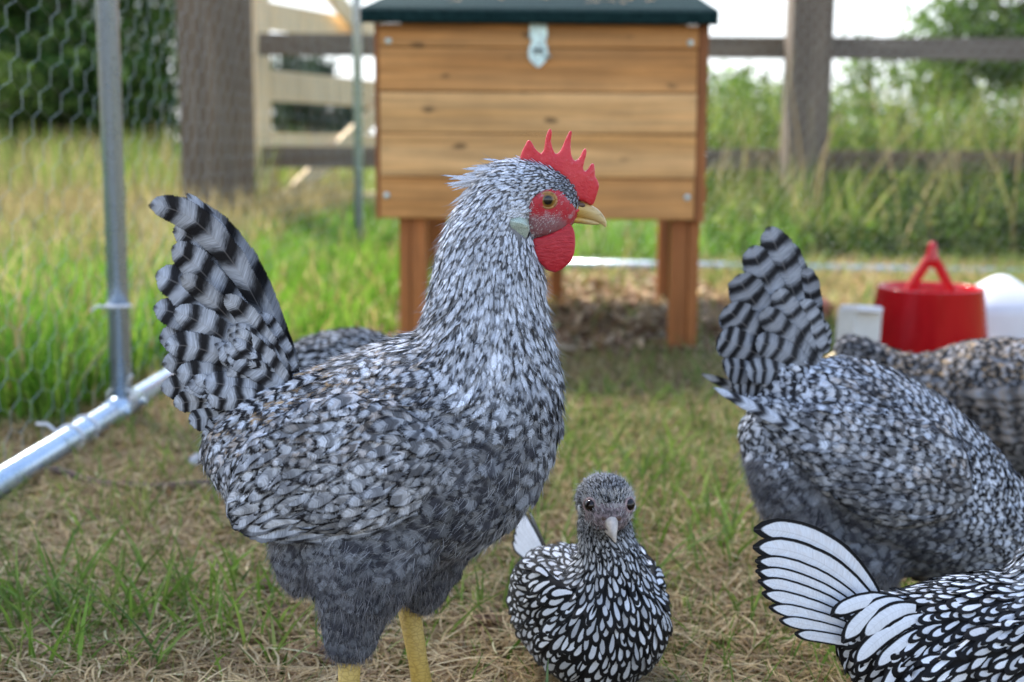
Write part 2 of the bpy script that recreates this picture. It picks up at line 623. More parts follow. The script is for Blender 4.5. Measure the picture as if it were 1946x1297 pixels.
def ribbons(name, base, tipdir, length, width, mat, parent, bend=None, rnd=None):
    """thin hair-like barbs"""
    n = len(base)
    side = unit(np.cross(tipdir, rng.normal(size=(n, 3))))
    bend = np.zeros((n, 3)) if bend is None else bend
    V = np.zeros((n, 8, 3))
    for i, (t, w) in enumerate(((0, 1), (.4, .9), (.75, .6), (1, .12))):
        c = base + tipdir * (length * t)[:, None] + bend * (length * t * t)[:, None]
        V[:, 2 * i] = c - side * (width * w)[:, None]
        V[:, 2 * i + 1] = c + side * (width * w)[:, None]
    f0 = np.array([[0, 1, 3, 2], [2, 3, 5, 4], [4, 5, 7, 6]])
    F = (f0[None] + (np.arange(n) * 8)[:, None, None]).reshape(-1, 4)
    r_ = rng.random(n) if rnd is None else rnd
    fa = np.repeat(np.stack([r_, r_, r_], -1), 8, 0)
    return mk(name, V, F, mat, parent, True, attrs={'fa': ('FLOAT_VECTOR', fa)})


KEYS = ('sp', 'len', 'wid', 'nb', 'tone', 'dark', 'gold', 'lace', 'lift')


class Hen:
    """to(a, b, lat): drawing plane (a along, b up or down) and sideways lat (same units) -> world"""
    def __init__(s, name, label, cat, root, to, unit_m, group=None, fs=1.0):
        s.fs = fs
        s.to, s.u = to, unit_m
        s.root = empty(name, root, label, cat, group)
        s.lat = unit(np.asarray(to(0, 0, 1)) - np.asarray(to(0, 0, 0)))
        s.V, s.F = [], []

    def _loft(s, secs, n=28, store=None):
        """secs: list of (centre3, axis1 vec, axis2 vec)"""
        V, F = (s.V, s.F) if store is None else store
        b0 = len(V)
        m = len(secs)
        for c, a1, a2 in secs:
            for k in range(n):
                t = 2 * math.pi * k / n
                V.append(tuple(c + math.cos(t) * a1 + math.sin(t) * a2))
        for i in range(m - 1):
            for k in range(n):
                k2 = (k + 1) % n
                F.append([b0 + i * n + k, b0 + i * n + k2, b0 + (i + 1) * n + k2, b0 + (i + 1) * n + k])
        F.append([b0 + k for k in range(n)][::-1])
        F.append([b0 + (m - 1) * n + k for k in range(n)])

    def _ab(s, a, b, lat=0):
        return np.asarray(s.to(a, b, lat))

    def H(s, rows):
        """sections along a: (a, b1, b2, halfwidth)"""
        rows = smooth_rows(rows)
        s._loft([(s._ab(a, (b1 + b2) / 2), s._ab(a, b2) - s._ab(a, (b1 + b2) / 2), s.lat * hw * s.u) for a, b1, b2, hw in rows])

    def Vv(s, rows):
        """sections along b: (b, a1, a2, halfwidth)"""
        rows = smooth_rows(rows)
        s._loft([(s._ab((a1 + a2) / 2, b), s._ab(a2, b) - s._ab((a1 + a2) / 2, b), s.lat * hw * s.u) for b, a1, a2, hw in rows])

    def T(s, rows, store=None):
        """tube: (a, b, lat, r, rlat)"""
        rows = smooth_rows(rows)
        pts = [s._ab(r_[0], r_[1], r_[2]) for r_ in rows]
        secs = []
        for i, r_ in enumerate(rows):
            d = pts[min(i + 1, len(pts) - 1)] - pts[max(0, i - 1)]
            d = unit(d)
            n_ = unit(np.cross(d, s.lat))
            l2 = unit(np.cross(n_, d))
            secs.append((pts[i], n_ * r_[3] * s.u, l2 * r_[4] * s.u))
        s._loft(secs, store=store)

    def E(s, a, b, lat, ra, rb, rl, tilt=0):
        """ellipsoid"""
        c = s._ab(a, b, lat)
        ea = unit(s._ab(1, 0) - s._ab(0, 0)); eb = unit(s._ab(0, 1) - s._ab(0, 0))
        e1 = ea * math.cos(tilt) + eb * math.sin(tilt)
        e2 = -ea * math.sin(tilt) + eb * math.cos(tilt)
        secs = []
        for i in range(13):
            t = -math.pi / 2 + math.pi * i / 12
            q = max(0.03, math.cos(t))
            secs.append((c + e1 * ra * s.u * math.sin(t), e2 * rb * s.u * q, s.lat * rl * s.u * q))
        s._loft(secs)

    def body(s, mat, voxel=0.004, smooth_it=8):
        V, F = remeshed(s.V, s.F, voxel, smooth_it)
        s.bV, s.bF = V, F
        s.bvh = BVHTree.FromPolygons([Vector(v) for v in V], F)
        s.body_ob = mk('body', V, F, mat, s.root, True)
        return s

    def hit(s, a, b, side=-1):
        """surface point under (a, b) seen from the side -1 / +1"""
        c = s._ab(a, b, 0)
        o = c + s.lat * side * 0.5
        h = s.bvh.ray_cast(Vector(o), Vector(-s.lat * side))
        if h[0] is None:
            h = s.bvh.find_nearest(Vector(c))
        return np.array(h[0]), np.array(h[1])

    def field(s, table):
        g = np.array([np.r_[s._ab(q[0], q[1]), unit(s._ab(q[0] + q[2], q[1] + q[3]) - s._ab(q[0], q[1])), q[4:]] for q in table])

        def fld(p):
            rel = p[:, None, :] - g[None, :, :3]
            rel = rel - (rel @ s.lat)[..., None] * s.lat
            d2 = (rel ** 2).sum(-1) + 1e-5
            w = d2 ** -1.6
            w /= w.sum(1, keepdims=True)
            v = w @ g[:, 3:]
            return unit(v[:, :3]), v[:, 3:]
        return fld

    def scatter(s, fld, V=None, F=None, exclude=None, cand=60000, spmul=1.0):
        V = s.bV if V is None else V
        F = s.bF if F is None else F
        tri = np.array([[f[0], f[i], f[i + 1]] for f in F for i in range(1, len(f) - 1)])
        A, B, C = V[tri[:, 0]], V[tri[:, 1]], V[tri[:, 2]]
        ar = np.linalg.norm(np.cross(B - A, C - A), axis=1)
        idx = rng.choice(len(tri), cand, p=ar / ar.sum())
        r1, r2 = np.sqrt(rng.random(cand)), rng.random(cand)
        Pp = (1 - r1)[:, None] * A[idx] + (r1 * (1 - r2))[:, None] * B[idx] + (r1 * r2)[:, None] * C[idx]
        _, par = fld(Pp)
        sp = par[:, 0] * 0.01 * s.fs
        cell = sp.min()
        cell = max(cell, 0.002)
        grid = {}
        keep = []
        key = np.floor(Pp / cell).astype(int)
        for i in range(cand):
            if exclude is not None and exclude(Pp[i]):
                continue
            r_ = sp[i]
            k = max(1, int(math.ceil(r_ / cell)))
            k = min(k, 4)
            kx, ky, kz = key[i]
            ok = True
            p = Pp[i]
            for dx in range(-k, k + 1):
                for dy in range(-k, k + 1):
                    for dz in range(-k, k + 1):
                        for j in grid.get((kx + dx, ky + dy, kz + dz), ()):
                            q = Pp[j]
                            if (p[0] - q[0]) ** 2 + (p[1] - q[1]) ** 2 + (p[2] - q[2]) ** 2 < r_ * r_:
                                ok = False
                                break
                        if not ok: break
                    if not ok: break
                if not ok: break
            if ok:
                grid.setdefault((kx, ky, kz), []).append(i)
                keep.append(i)
        return Pp[keep]

    def feathers(s, pl, fld, Pp, bvh=None, jitter=0.16, h0=0.0006, raise_=0.0):
        bvh = bvh or s.bvh
        n = len(Pp)
        D, par = fld(Pp)
        pr = dict(zip(KEYS, par.T))
        jit = 1 + 0.14 * rng.normal(size=n)
        L = pr['len'] * 0.0115 * s.fs * np.clip(jit, 0.7, 1.4)
        W = pr['wid'] * 0.0056 * s.fs * np.clip(1 + 0.14 * rng.normal(size=n), 0.6, 1.5)
        lift = pr['lift'] * np.clip(1 + 0.35 * rng.normal(size=n), 0.3, 2.2)
        ang = rng.normal(size=n) * jitter
        p = Pp.copy()
        Cs, Ns, Ds = [], [], []
        tprev = 0
        for t in ROWS:
            if t > 0:
                p = p + d * (L * (t - tprev))[:, None]
            tprev = t
            nr = np.zeros((n, 3))
            for i in range(n):
                loc, no, _, _ = bvh.find_nearest(Vector(p[i]))
                if loc is not None:
                    p[i] = loc
                    nr[i] = no
            d, _ = fld(p)
            d = unit(d - nr * (d * nr).sum(1, keepdims=True))
            b = np.cross(nr, d)
            d = d * np.cos(ang)[:, None] + b * np.sin(ang)[:, None]
            Cs.append(p.copy()); Ns.append(nr); Ds.append(d)
        C = np.stack(Cs, 1); NN = np.stack(Ns, 1); D = np.stack(Ds, 1)
        hgt = h0 + raise_ + (lift * L)[:, None] * ROWS[None] ** 1.15
        C = C + NN * hgt[..., None]
        roll = rng.normal(size=n) * 0.18
        B0 = np.cross(NN, D)
        B = B0 * np.cos(roll)[:, None, None] + NN * np.sin(roll)[:, None, None]
        patch = np.sin(Pp[:, 0] * 95 + 2.2 * np.sin(Pp[:, 2] * 70)) * np.sin(Pp[:, 2] * 110 + Pp[:, 1] * 60 + 1.3) * np.clip(pr['len'] - .8, 0, 1)
        par2 = dict(rnd=rng.random(n), nb=pr['nb'] * (1 + 0.12 * rng.normal(size=n)), tone=pr['tone'] * (1 + 0.26 * patch) * np.clip(1 + 0.13 * rng.normal(size=n), 0.5, 1.25),
                    dark=np.clip(pr['dark'] - 0.17 * patch + 0.09 * rng.normal(size=n), 0, 1), gold=np.clip(pr['gold'] * rng.random(n) * 2, 0, 1), lace=np.clip(pr['lace'], 0, 1), len=L * 100)
        pl.sheet(C, B, NN, W, PROF, ROWS, par2, camber=0.12, jag=0.07)

    def fluff(s, name, fld, sel, n, length, width, mat, out=0.5, cand=None, flowk=1.0):
        """fine barbs over the part of the skin where sel(points) is true"""
        tri = np.array([[f[0], f[i], f[i + 1]] for f in s.bF for i in range(1, len(f) - 1)])
        A, B, C = s.bV[tri[:, 0]], s.bV[tri[:, 1]], s.bV[tri[:, 2]]
        nr = np.cross(B - A, C - A)
        ar = np.linalg.norm(nr, axis=1)
        ok = sel((A + B + C) / 3)
        w = ar * ok
        idx = rng.choice(len(tri), n, p=w / w.sum())
        r1, r2 = np.sqrt(rng.random(n)), rng.random(n)
        Pp = (1 - r1)[:, None] * A[idx] + (r1 * (1 - r2))[:, None] * B[idx] + (r1 * r2)[:, None] * C[idx]
        nn = unit(nr[idx])
        d, _ = fld(Pp)
        d = unit(d - nn * (d * nn).sum(1, keepdims=True))
        t = unit(d * flowk + nn * out + rng.normal(size=(n, 3)) * 0.45)
        clump = 0.5 + 0.5 * np.sin(Pp[:, 0] * 260 + 3 * np.sin(Pp[:, 2] * 190) + Pp[:, 1] * 210)
        return ribbons(name, Pp + nn * 0.0005, t, length * 0.01 * (0.6 + 0.8 * rng.random(n)), np.full(n, width), mat, s.root,
                       bend=d * 0.35 + rng.normal(size=(n, 3)) * 0.12, rnd=np.clip(0.65 * clump + 0.35 * rng.random(n), 0, 1))


def smooth_rows(rows, k=4):
    """Catmull-Rom through section tables"""
    rows = np.asarray(rows, dtype=float)
    out = []
    m = len(rows)
    for i in range(m - 1):
        p0, p1, p2, p3 = rows[max(0, i - 1)], rows[i], rows[i + 1], rows[min(m - 1, i + 2)]
        for j in range(k):
            t = j / k
            out.append(0.5 * ((2 * p1) + (-p0 + p2) * t + (2 * p0 - 5 * p1 + 4 * p2 - p3) * t * t + (-p0 + 3 * p1 - 3 * p2 + p3) * t ** 3))
    out.append(rows[-1])
    return out


def inpoly(x, y, poly):
    c = False
    j = len(poly) - 1
    for i in range(len(poly)):
        if (poly[i][1] > y) != (poly[j][1] > y) and x < (poly[j][0] - poly[i][0]) * (y - poly[i][1]) / (poly[j][1] - poly[i][1]) + poly[i][0]:
            c = not c
        j = i
    return c


def foot(h, mat, a, b, lat, sc=1.0, yaw=0.0, name='leg', shank=None, rr=0.0075):
    """shank and toes as one mesh; a, b, lat = top of the shank"""
    top = h._ab(a, b, lat)
    gx, gy = (shank[0], shank[1]) if shank else (top[0], top[1])
    gnd = np.array([gx, gy, 0.012 * sc])
    mbv = MB()
    mid = top * 0.5 + gnd * 0.5
    mbv.tube([top, mid, gnd], [rr * 1.15, rr * 0.92, rr * 1.2], 14)
    fw = unit(h._ab(1, 0) - h._ab(0, 0))
    fw = unit(np.array([fw[0], fw[1], 0]))
    sd = np.array([-fw[1], fw[0], 0])
    for ang_, L in ((0, .055), (.5, .047), (-.5, .047), (math.pi, .028)):
        d = fw * math.cos(ang_ + yaw) + sd * math.sin(ang_ + yaw)
        pts = [gnd, gnd + d * L * sc * .35 + np.array([0, 0, .002 * sc]), gnd + d * L * sc * .75 - np.array([0, 0, .006 * sc]), gnd + d * L * sc - np.array([0, 0, .007 * sc]), gnd + d * L * sc * 1.22 - np.array([0, 0, .011 * sc])]
        mbv.tube(pts, [rr * .85, rr * .75, rr * .6, rr * .45, rr * .08], 10)
    return mbv.build(name, mat, h.root, True)


# ================================================================== SETTING: ground
mg = N('soil_and_thatch')
_c = mg.coord('Object')
_n1 = mg.noise(_c, 3.0, 5, 0.65)
_n2 = mg.noise(_c, 55, 5, 0.7)
_n3 = mg.noise(_c, 0.5, 3, 0.5)
_gc = mg.mix(mg.step(_n2, 0.3, 0.7), (0.06, 0.040, 0.022), (0.27, 0.185, 0.10))
_gc = mg.mix(mg.step(_n1, 0.42, 0.62, 0, 0.55), _gc, (0.055, 0.075, 0.018))
_far = mg.step(mg.sep(_c)[1], 4.0, 6.5)
_gc = mg.mix(_far, _gc, mg.mix(mg.step(_n3, 0.35, 0.65), (0.10, 0.15, 0.03), (0.24, 0.22, 0.09)))
mg.bump(_n2, 0.8, 0.02)
M['ground'] = mg.fin(_gc, 0.95, 0, 0.1)
gv, gf = [], []
xs = np.r_[-1500, -300, -60, np.linspace(-12, 12, 49), 60, 300, 1500]
ys = np.r_[-300, -40, np.linspace(-2, 16, 61), 40, 120, 400, 2000]
for y in ys:
    for x in xs:
        near = math.exp(-((x / 8) ** 2) - ((y - 2) / 8) ** 2)
        gv.append((x, y, -0.004 + near * 0.006 * (math.sin(x * 7.1 + y * 3.3) + math.sin(x * 3.7 - y * 6.1))))
nx = len(xs)
for j in range(len(ys) - 1):
    for i in range(nx - 1):
        gf.append([j * nx + i, j * nx + i + 1, (j + 1) * nx + i + 1, (j + 1) * nx + i])
g = mk('ground', gv, gf, M['ground'])
tag(g, 'trodden field ground with dry thatch under the hens', 'ground', kind='structure')


# ------------------------------------------------------------------ grass
def blade_material(name, tl=0.45, rough=0.5, spec=0.25):
    m = N(name)
    a = m.attr('col').outputs['Color']
    nz = m.noise(m.coord('Object'), 60, 2, 0.5)
    k = m.step(nz, 0.3, 0.7, 0.8, 1.15)
    c = m.mix(1.0, a, m.vec(k, k, k), 'MULTIPLY')
    m.fin(c, rough, 0, spec)
    m.translucent(c, tl)
    return m.m


M['blade'] = blade_material('grass_blade')
M['leaf'] = blade_material('leaf_blade', 0.4, 0.6, 0.15)


def blades(name, pos, height, width, lean, col, curve=0.6, parent=None):
    """upright bent blades; lean (n,2) horizontal drift as share of height"""
    n = len(pos)
    face = rng.random(n) * math.pi * 2
    B = np.stack([np.cos(face), np.sin(face), np.zeros(n)], -1)
    V = np.zeros((n, 10, 3))
    for i, (t, w) in enumerate(((0, .8), (.3, 1), (.6, .8), (.85, .45), (1, .06))):
        hz = height * (t - 0.35 * curve * np.hypot(lean[:, 0], lean[:, 1]).clip(0, 2) * t * t)
        c = pos + np.stack([lean[:, 0] * height * t ** 1.7, lean[:, 1] * height * t ** 1.7, hz], -1)
        V[:, 2 * i] = c - B * (width * w)[:, None]
        V[:, 2 * i + 1] = c + B * (width * w)[:, None]
    f0 = np.array([[0, 1, 3, 2], [2, 3, 5, 4], [4, 5, 7, 6], [6, 7, 9, 8]])
    F = (f0[None] + (np.arange(n) * 10)[:, None, None]).reshape(-1, 4)
    c4 = np.repeat(col, 10, 0)
    o = mk(name, V, F, M['blade'], parent, True)
    a = o.data.attributes.new('col', 'FLOAT_COLOR', 'POINT')
    a.data.foreach_set('color', np.c_[c4, np.ones(len(c4))].astype(np.float32).ravel())
    return o


def pick(pal, n, w=None, var=0.2):
    pal = np.array(pal)
    i = rng.choice(len(pal), n, p=w)
    return np.clip(pal[i] * (1 + var * rng.normal(size=(n, 1))), 0.004, 0.9)


def patchy(x, y, s=1.0, ph=0.0):
    return 0.5 + 0.25 * np.sin(x * 5.3 * s + 1.7 * np.sin(y * 4.1 * s + ph)) + 0.25 * np.sin(y * 6.7 * s + 2.1 * np.sin(x * 3.9 * s - ph) + ph)


DRY = [(0.50, 0.37, 0.17), (0.60, 0.46, 0.24), (0.38, 0.27, 0.12), (0.24, 0.15, 0.07)]
GREEN = [(0.15, 0.25, 0.04), (0.21, 0.30, 0.06), (0.11, 0.20, 0.03), (0.28, 0.33, 0.09)]
LUSH = [(0.13, 0.31, 0.025), (0.18, 0.36, 0.035), (0.10, 0.25, 0.02), (0.25, 0.38, 0.06)]


def near_band(y0, y1, dens, hmin, hmax, w, seed):
    halfw = lambda y: 0.42 * y + 0.12
    area = 2 * halfw((y0 + y1) / 2) * (y1 - y0)
    n = int(area * dens)
    y = y0 + (y1 - y0) * rng.random(n)
    x = (rng.random(n) * 2 - 1) * (0.42 * y + 0.12)
    pg = patchy(x, y, 1.0, seed) + 0.15 * rng.normal(size=n)
    # greener on the right of the big hen and along the frame on the left, bare litter under the coop
    pg += 0.35 * np.exp(-((x - 0.14) / 0.16) ** 2 - ((y - 1.45) / 0.35) ** 2)
    pg += 0.30 * np.exp(-((x + 0.42) / 0.12) ** 2 - ((y - 1.08) / 0.15) ** 2)
    keep = ~((np.abs(x - 0.08) < 0.48) & (y > 2.6) & (rng.random(n) < 0.85))
    x, y, pg = x[keep], y[keep], pg[keep]
    n = len(x)
    green = rng.random(n) < np.clip((pg - 0.28) * 0.9, 0.10, 0.65)
    col = np.where(green[:, None], pick(GREEN, n), pick(DRY, n))
    h = hmin + (hmax - hmin) * rng.random(n) ** 1.6
    h = h * np.where(green, 1.15, 0.8)
    an = rng.random(n) * 6.283
    ln = np.where(green, 0.25 + 0.7 * rng.random(n), 0.6 + 1.1 * rng.random(n))
    lean = np.stack([np.cos(an) * ln, np.sin(an) * ln], -1)
    return np.stack([x, y, np.zeros(n)], -1), h, np.full(n, w) * (0.7 + 0.6 * rng.random(n)), lean, col


parts = [near_band(0.86, 1.35, 26000, .008, .040, .0008, 0), near_band(1.35, 2.1, 16000, .010, .045, .0009, 0), near_band(2.1, 3.0, 9000, .015, .055, .0012, 0), near_band(3.0, 4.6, 5500, .03, .10, .0018, 0)]
o = blades('grass', *[np.concatenate([p[i] for p in parts]) for i in range(5)])
tag(o, 'short mixed dry and green grass of the pen floor', 'grass', kind='stuff')
# dry straw lying flat between the blades
n = 40000
y = 0.9 + 2.6 * rng.random(n) ** 1.5
x = (rng.random(n) * 2 - 1) * (0.42 * y + 0.1)
an = rng.random(n) * 6.283
st = pick([(0.64, 0.49, 0.26), (0.74, 0.60, 0.36), (0.50, 0.36, 0.18), (0.32, 0.20, 0.10)], n)
up = 0.12 + 0.3 * rng.random(n)
V0 = np.stack([x, y, 0.004 + 0.016 * rng.random(n)], -1)
d = np.stack([np.cos(an), np.sin(an), up * 0.6], -1)
L = 0.018 + 0.05 * rng.random(n) ** 1.4
w = 0.0004 + 0.0006 * rng.random(n)
B = np.stack([-np.sin(an), np.cos(an), np.zeros(n)], -1)
VV = np.zeros((n, 8, 3))
for i, (t, ww) in enumerate(((0, .7), (.35, 1), (.7, .9), (1, .3))):
    c = V0 + d * (L * t)[:, None] + np.stack([-np.sin(an) * L * t * t * .25, np.cos(an) * L * t * t * .25, -up * L * t * t * .7], -1)
    VV[:, 2 * i] = c - B * (w * ww)[:, None]
    VV[:, 2 * i + 1] = c + B * (w * ww)[:, None]
f0 = np.array([[0, 1, 3, 2], [2, 3, 5, 4], [4, 5, 7, 6]])
o = mk('straw', VV, (f0[None] + (np.arange(n) * 8)[:, None, None]).reshape(-1, 4), M['blade'])
a = o.data.attributes.new('col', 'FLOAT_COLOR', 'POINT')
a.data.foreach_set('color', np.c_[np.repeat(st, 8, 0), np.ones(n * 8)].astype(np.float32).ravel())
tag(o, 'loose dry straw lying flat across the pen floor', 'straw', kind='stuff')

# longer green tussocks inside the pen (left corner, right of the big hen, along the coop)
P_, H_, W_, L_, C_ = [], [], [], [], []
for (cx_, cy_, sx, sy, n, hh) in ((-.38, 1.10, .13, .07, 420, .10), (-.2, 1.12, .12, .06, 170, .075), (.10, 1.45, .12, .2, 330, .10), (.28, 1.75, .16, .22, 200, .085),
                                  (.13, 1.95, .35, .15, 200, .08), (-.30, 1.85, .16, .2, 700, .07), (.95, 2.7, .25, .4, 500, .10), (.05, 1.22, .05, .05, 90, .07), (.3, 1.15, .1, .06, 160, .06)):
    P_.append(np.stack([cx_ + sx * rng.normal(size=n), np.maximum(cy_ + sy * rng.normal(size=n), 0.99), np.zeros(n)], -1))
    H_.append(hh * 0.62 * (0.5 + 0.8 * rng.random(n))); W_.append(0.0011 + 0.0009 * rng.random(n) + 0.0003 * (cy_ - 1))
    an = rng.random(n) * 6.283; ln = 0.2 + 0.9 * rng.random(n)
    L_.append(np.stack([np.cos(an) * ln, np.sin(an) * ln], -1)); C_.append(pick(GREEN, n, [.4, .3, .2, .1]))
o = blades('grass_tussocks', *[np.concatenate(q) for q in (P_, H_, W_, L_, C_)])
tag(o, 'longer green grass tussocks among the dry pen grass', 'grass', kind='stuff')

# lush green grass outside the pen on the left and behind the coop
n = 30000
y = 1.9 + 4.3 * rng.random(n)
x = -0.64 - 0.02 * rng.random(n) - rng.random(n) * (0.42 * y - 0.35).clip(0.25)
ok = np.ones(n, bool)
n2 = 9000
y2 = 4.55 + 2.0 * rng.random(n2)
x2 = -0.9 + 1.9 * rng.random(n2)
x, y = np.r_[x, x2], np.r_[y, y2]
n = len(x)
farf = np.clip((y - 3.3 + 0.5 * rng.normal(size=n)) / 2.8, 0, 1) * (x < -0.75) * 0.75
dry = rng.random(n) < farf * 0.8 + 0.06
col = np.where(dry[:, None], pick([(0.36, 0.29, 0.13), (0.42, 0.35, 0.18), (0.28, 0.22, 0.09)], n), pick(LUSH, n))
h = (0.07 + 0.10 * rng.random(n)) * np.where(dry, 1.5, 1) * np.where(y > 4.3, 1.2, 1)
an = rng.random(n) * 6.283; ln = 0.1 + 0.55 * rng.random(n)
o = blades('lush_grass', np.stack([x, y, np.zeros(n)], -1), h, 0.0014 + 0.0012 * rng.random(n) + 0.0002 * y, np.stack([np.cos(an) * ln, np.sin(an) * ln], -1), col)
tag(o, 'bright green grass growing outside the wire of the pen', 'grass', kind='stuff')

# lush grass pushing up along the base rail towards the coop
n = 5200
t = rng.random(n)
y = 2.45 + 1.95 * t
x = -0.60 + 0.09 * t + 0.16 * rng.normal(size=n) * (0.55 + t) + 0.08
an = rng.random(n) * 6.283; ln = 0.1 + 0.6 * rng.random(n)
o = blades('rail_grass', np.stack([x, y, np.zeros(n)], -1), (0.05 + 0.12 * rng.random(n)) * (0.65 + 0.5 * t), 0.0014 + 0.0012 * rng.random(n) + 0.0002 * y, np.stack([np.cos(an) * ln, np.sin(an) * ln], -1),
           np.where(rng.random(n)[:, None] < .2, pick(DRY, n), pick(LUSH, n)))
tag(o, 'vivid green grass growing over the base rail beside the coop', 'grass', kind='stuff')

# tall pale seeding meadow grass beyond the pen
n = 9000
y = 5.2 + 4.0 * rng.random(n)
x = -3.9 + 2.9 * rng.random(n)
h = 0.18 + 0.36 * rng.random(n) ** 1.3
an = rng.random(n) * 6.283; ln = 0.05 + 0.4 * rng.random(n)
col = pick([(0.40, 0.33, 0.18), (0.32, 0.30, 0.12), (0.22, 0.29, 0.06), (0.15, 0.25, 0.045), (0.17, 0.28, 0.04), (0.24, 0.18, 0.09)], n)
o = blades('meadow_grass', np.stack([x, y, np.zeros(n)], -1), h, 0.0022 + 0.002 * rng.random(n), np.stack([np.cos(an) * ln, np.sin(an) * ln], -1), col)
tag(o, 'tall pale seeding grass of the meadow beyond the pen', 'grass', kind='stuff')
# field grass far behind the gate
n = 14000
y = 7.0 + 14.0 * rng.random(n) ** 1.5
x = (rng.random(n) * 2 - 1.0) * 0.45 * y
h = 0.10 + 0.14 * rng.random(n)
an = rng.random(n) * 6.283; ln = 0.1 + 0.5 * rng.random(n)
o = blades('field_grass', np.stack([x, y, np.zeros(n)], -1), h, 0.004 + 0.004 * rng.random(n), np.stack([np.cos(an) * ln, np.sin(an) * ln], -1),
           pick([(0.16, 0.26, 0.04), (0.22, 0.30, 0.06), (0.34, 0.33, 0.13)], n))
tag(o, 'sunlit field grass behind the gate and the fence', 'grass', kind='stuff')


# ------------------------------------------------------------------ leaf cloud helper, weeds, trees
def leaf_cards(name, pos, size, col, parent=None, aspect=0.45, droop=0.3, mat=None):
    n = len(pos)
    d = unit(rng.normal(size=(n, 3)) + np.array([0, 0, -droop]))
    s_ = unit(np.cross(d, rng.normal(size=(n, 3))))
    up = np.cross(s_, d)
    V = np.zeros((n, 6, 3))
    for i, (t, w, k) in enumerate(((0, 0, 0), (.45, 1, .05), (.45, -1, .05), (1, 0, -.12), )):
        pass
    c = lambda t, w, k: pos + d * (size * t)[:, None] + s_ * (size * aspect * w)[:, None] + up * (size * k)[:, None]
    V[:, 0] = c(0, -.05, 0); V[:, 1] = c(.45, -.5, .08); V[:, 2] = c(1, 0, -.05)
    V[:, 3] = c(1, 0, -.05); V[:, 4] = c(.45, .5, .08); V[:, 5] = c(0, .05, 0)
    f0 = np.array([[0, 1, 2, 5], [5, 2, 3, 4]])
    V[:, 3] = c(.96, .03, -.05)
    F = (f0[None] + (np.arange(n) * 6)[:, None, None]).reshape(-1, 4)
    o = mk(name, V, F, mat or M['leaf'], parent, False)
    a = o.data.attributes.new('col', 'FLOAT_COLOR', 'POINT')
    a.data.foreach_set('color', np.c_[np.repeat(col, 6, 0), np.ones(n * 6)].astype(np.float32).ravel())
    return o


M['bark'] = simple('bark', (0.13, 0.10, 0.075), 0.9, var=0.4, scale=25, bump=0.8)


def tree(name, x, y, h, rx, rz, zc, nleaf, leaf, pal, label, cat, group=None, clumps=26, trunk_r=0.09, off=(0, 0)):
    root = empty(name, (x, y, 0), label, cat, group)
    t = MB()
    t.tube([(x, y, -0.05), (x + .03, y, h * .3), (x - .04, y + .03, h * .6), (x, y, h * .9)], [trunk_r, trunk_r * .75, trunk_r * .45, trunk_r * .12], 10)
    cl = []
    for i in range(clumps):
        th = random.uniform(0, 6.283)
        ph = math.acos(random.uniform(-1, 1))
        q = random.uniform(0.45, 1.0)
        c = np.array([x + off[0] + rx * q * math.sin(ph) * math.cos(th), y + off[1] + rx * q * math.sin(ph) * math.sin(th), zc + rz * q * math.cos(ph)])
        c[2] = max(c[2], 0.25)
        cl.append((c, random.uniform(0.26, 0.5) * rx))
        s0 = np.array([x, y, max(0.2, min(h * .8, c[2] * .6))])
        t.tube([s0, (s0 + c) / 2 + np.array([0, 0, .1 * rx]), c], [trunk_r * .35, trunk_r * .22, trunk_r * .06], 6)
    t.build('trunk', M['bark'], root, True)
    P_, C_ = [], []
    per = nleaf // clumps
    for c, r_ in cl:
        v = unit(rng.normal(size=(per, 3))) * (rng.random(per) ** 0.45)[:, None] * r_ * np.array([1, 1, .8])
        P_.append(c + v)
        C_.append(pick(pal, per) * random.uniform(0.7, 1.3))
    P_ = np.concatenate(P_); C_ = np.concatenate(C_)
    k = P_[:, 2] > 0.05
    P_, C_ = P_[k], C_[k]
    leaf_cards('crown', P_, leaf * (0.6 + 0.8 * rng.random(len(P_))), C_, root)
    return root


DARKT = [(0.035, 0.085, 0.02), (0.06, 0.125, 0.03), (0.13, 0.21, 0.055)]
DARKG = [(0.030, 0.060, 0.014), (0.042, 0.080, 0.018), (0.055, 0.095, 0.025)]
MIDG = [(0.055, 0.105, 0.022), (0.08, 0.14, 0.03), (0.10, 0.16, 0.04)]
PALEG = [(0.13, 0.22, 0.04), (0.17, 0.27, 0.06), (0.10, 0.18, 0.035), (0.20, 0.28, 0.08)]
tree('broadleaf_tree', -3.25, 9.6, 3.2, 1.05, 1.5, .95, 24000, .085, DARKT, 'dark green broadleaf tree behind the wire, next to the big weathered post', 'tree', 'trees beyond the meadow', 60, .035)
tree('broadleaf_tree', -4.45, 10.4, 3.8, 1.25, 1.7, 1.1, 24000, .10, DARKT, 'dark tree at the left edge behind the meadow grass and wire', 'tree', 'trees beyond the meadow', 60, .035)
tree('broadleaf_tree', -3.5, 8.4, 1.2, .6, .5, .5, 3200, .06, MIDG, 'low green bush in front of the dark trees', 'bush', None, 20, .04)
tree('added_shade_tree', -3.9, 3.9, 4.6, 1.75, 1.3, 4.6, 2600, .15, DARKG, 'unseen broadleaf tree added left of the pen so its crown shades the hens', 'tree', None, 40, .14, (1.8, -.3))  # stays out of view; added so its sparse crown keeps sun off the hens
tree('far_tree', -4.5, 30, 3.0, 1.35, 1.1, 1.25, 4200, .20, [(0.028, 0.055, 0.028), (0.04, 0.07, 0.035)], 'small dark distant tree seen through the gate rails', 'tree', None, 30, .12)
tree('shrub', 3.15, 8.1, 2.6, .85, 1.0, 1.35, 9000, .08, PALEG, 'tall pale green shrub above the fence rail at the right edge', 'shrub', None, 26, .04)
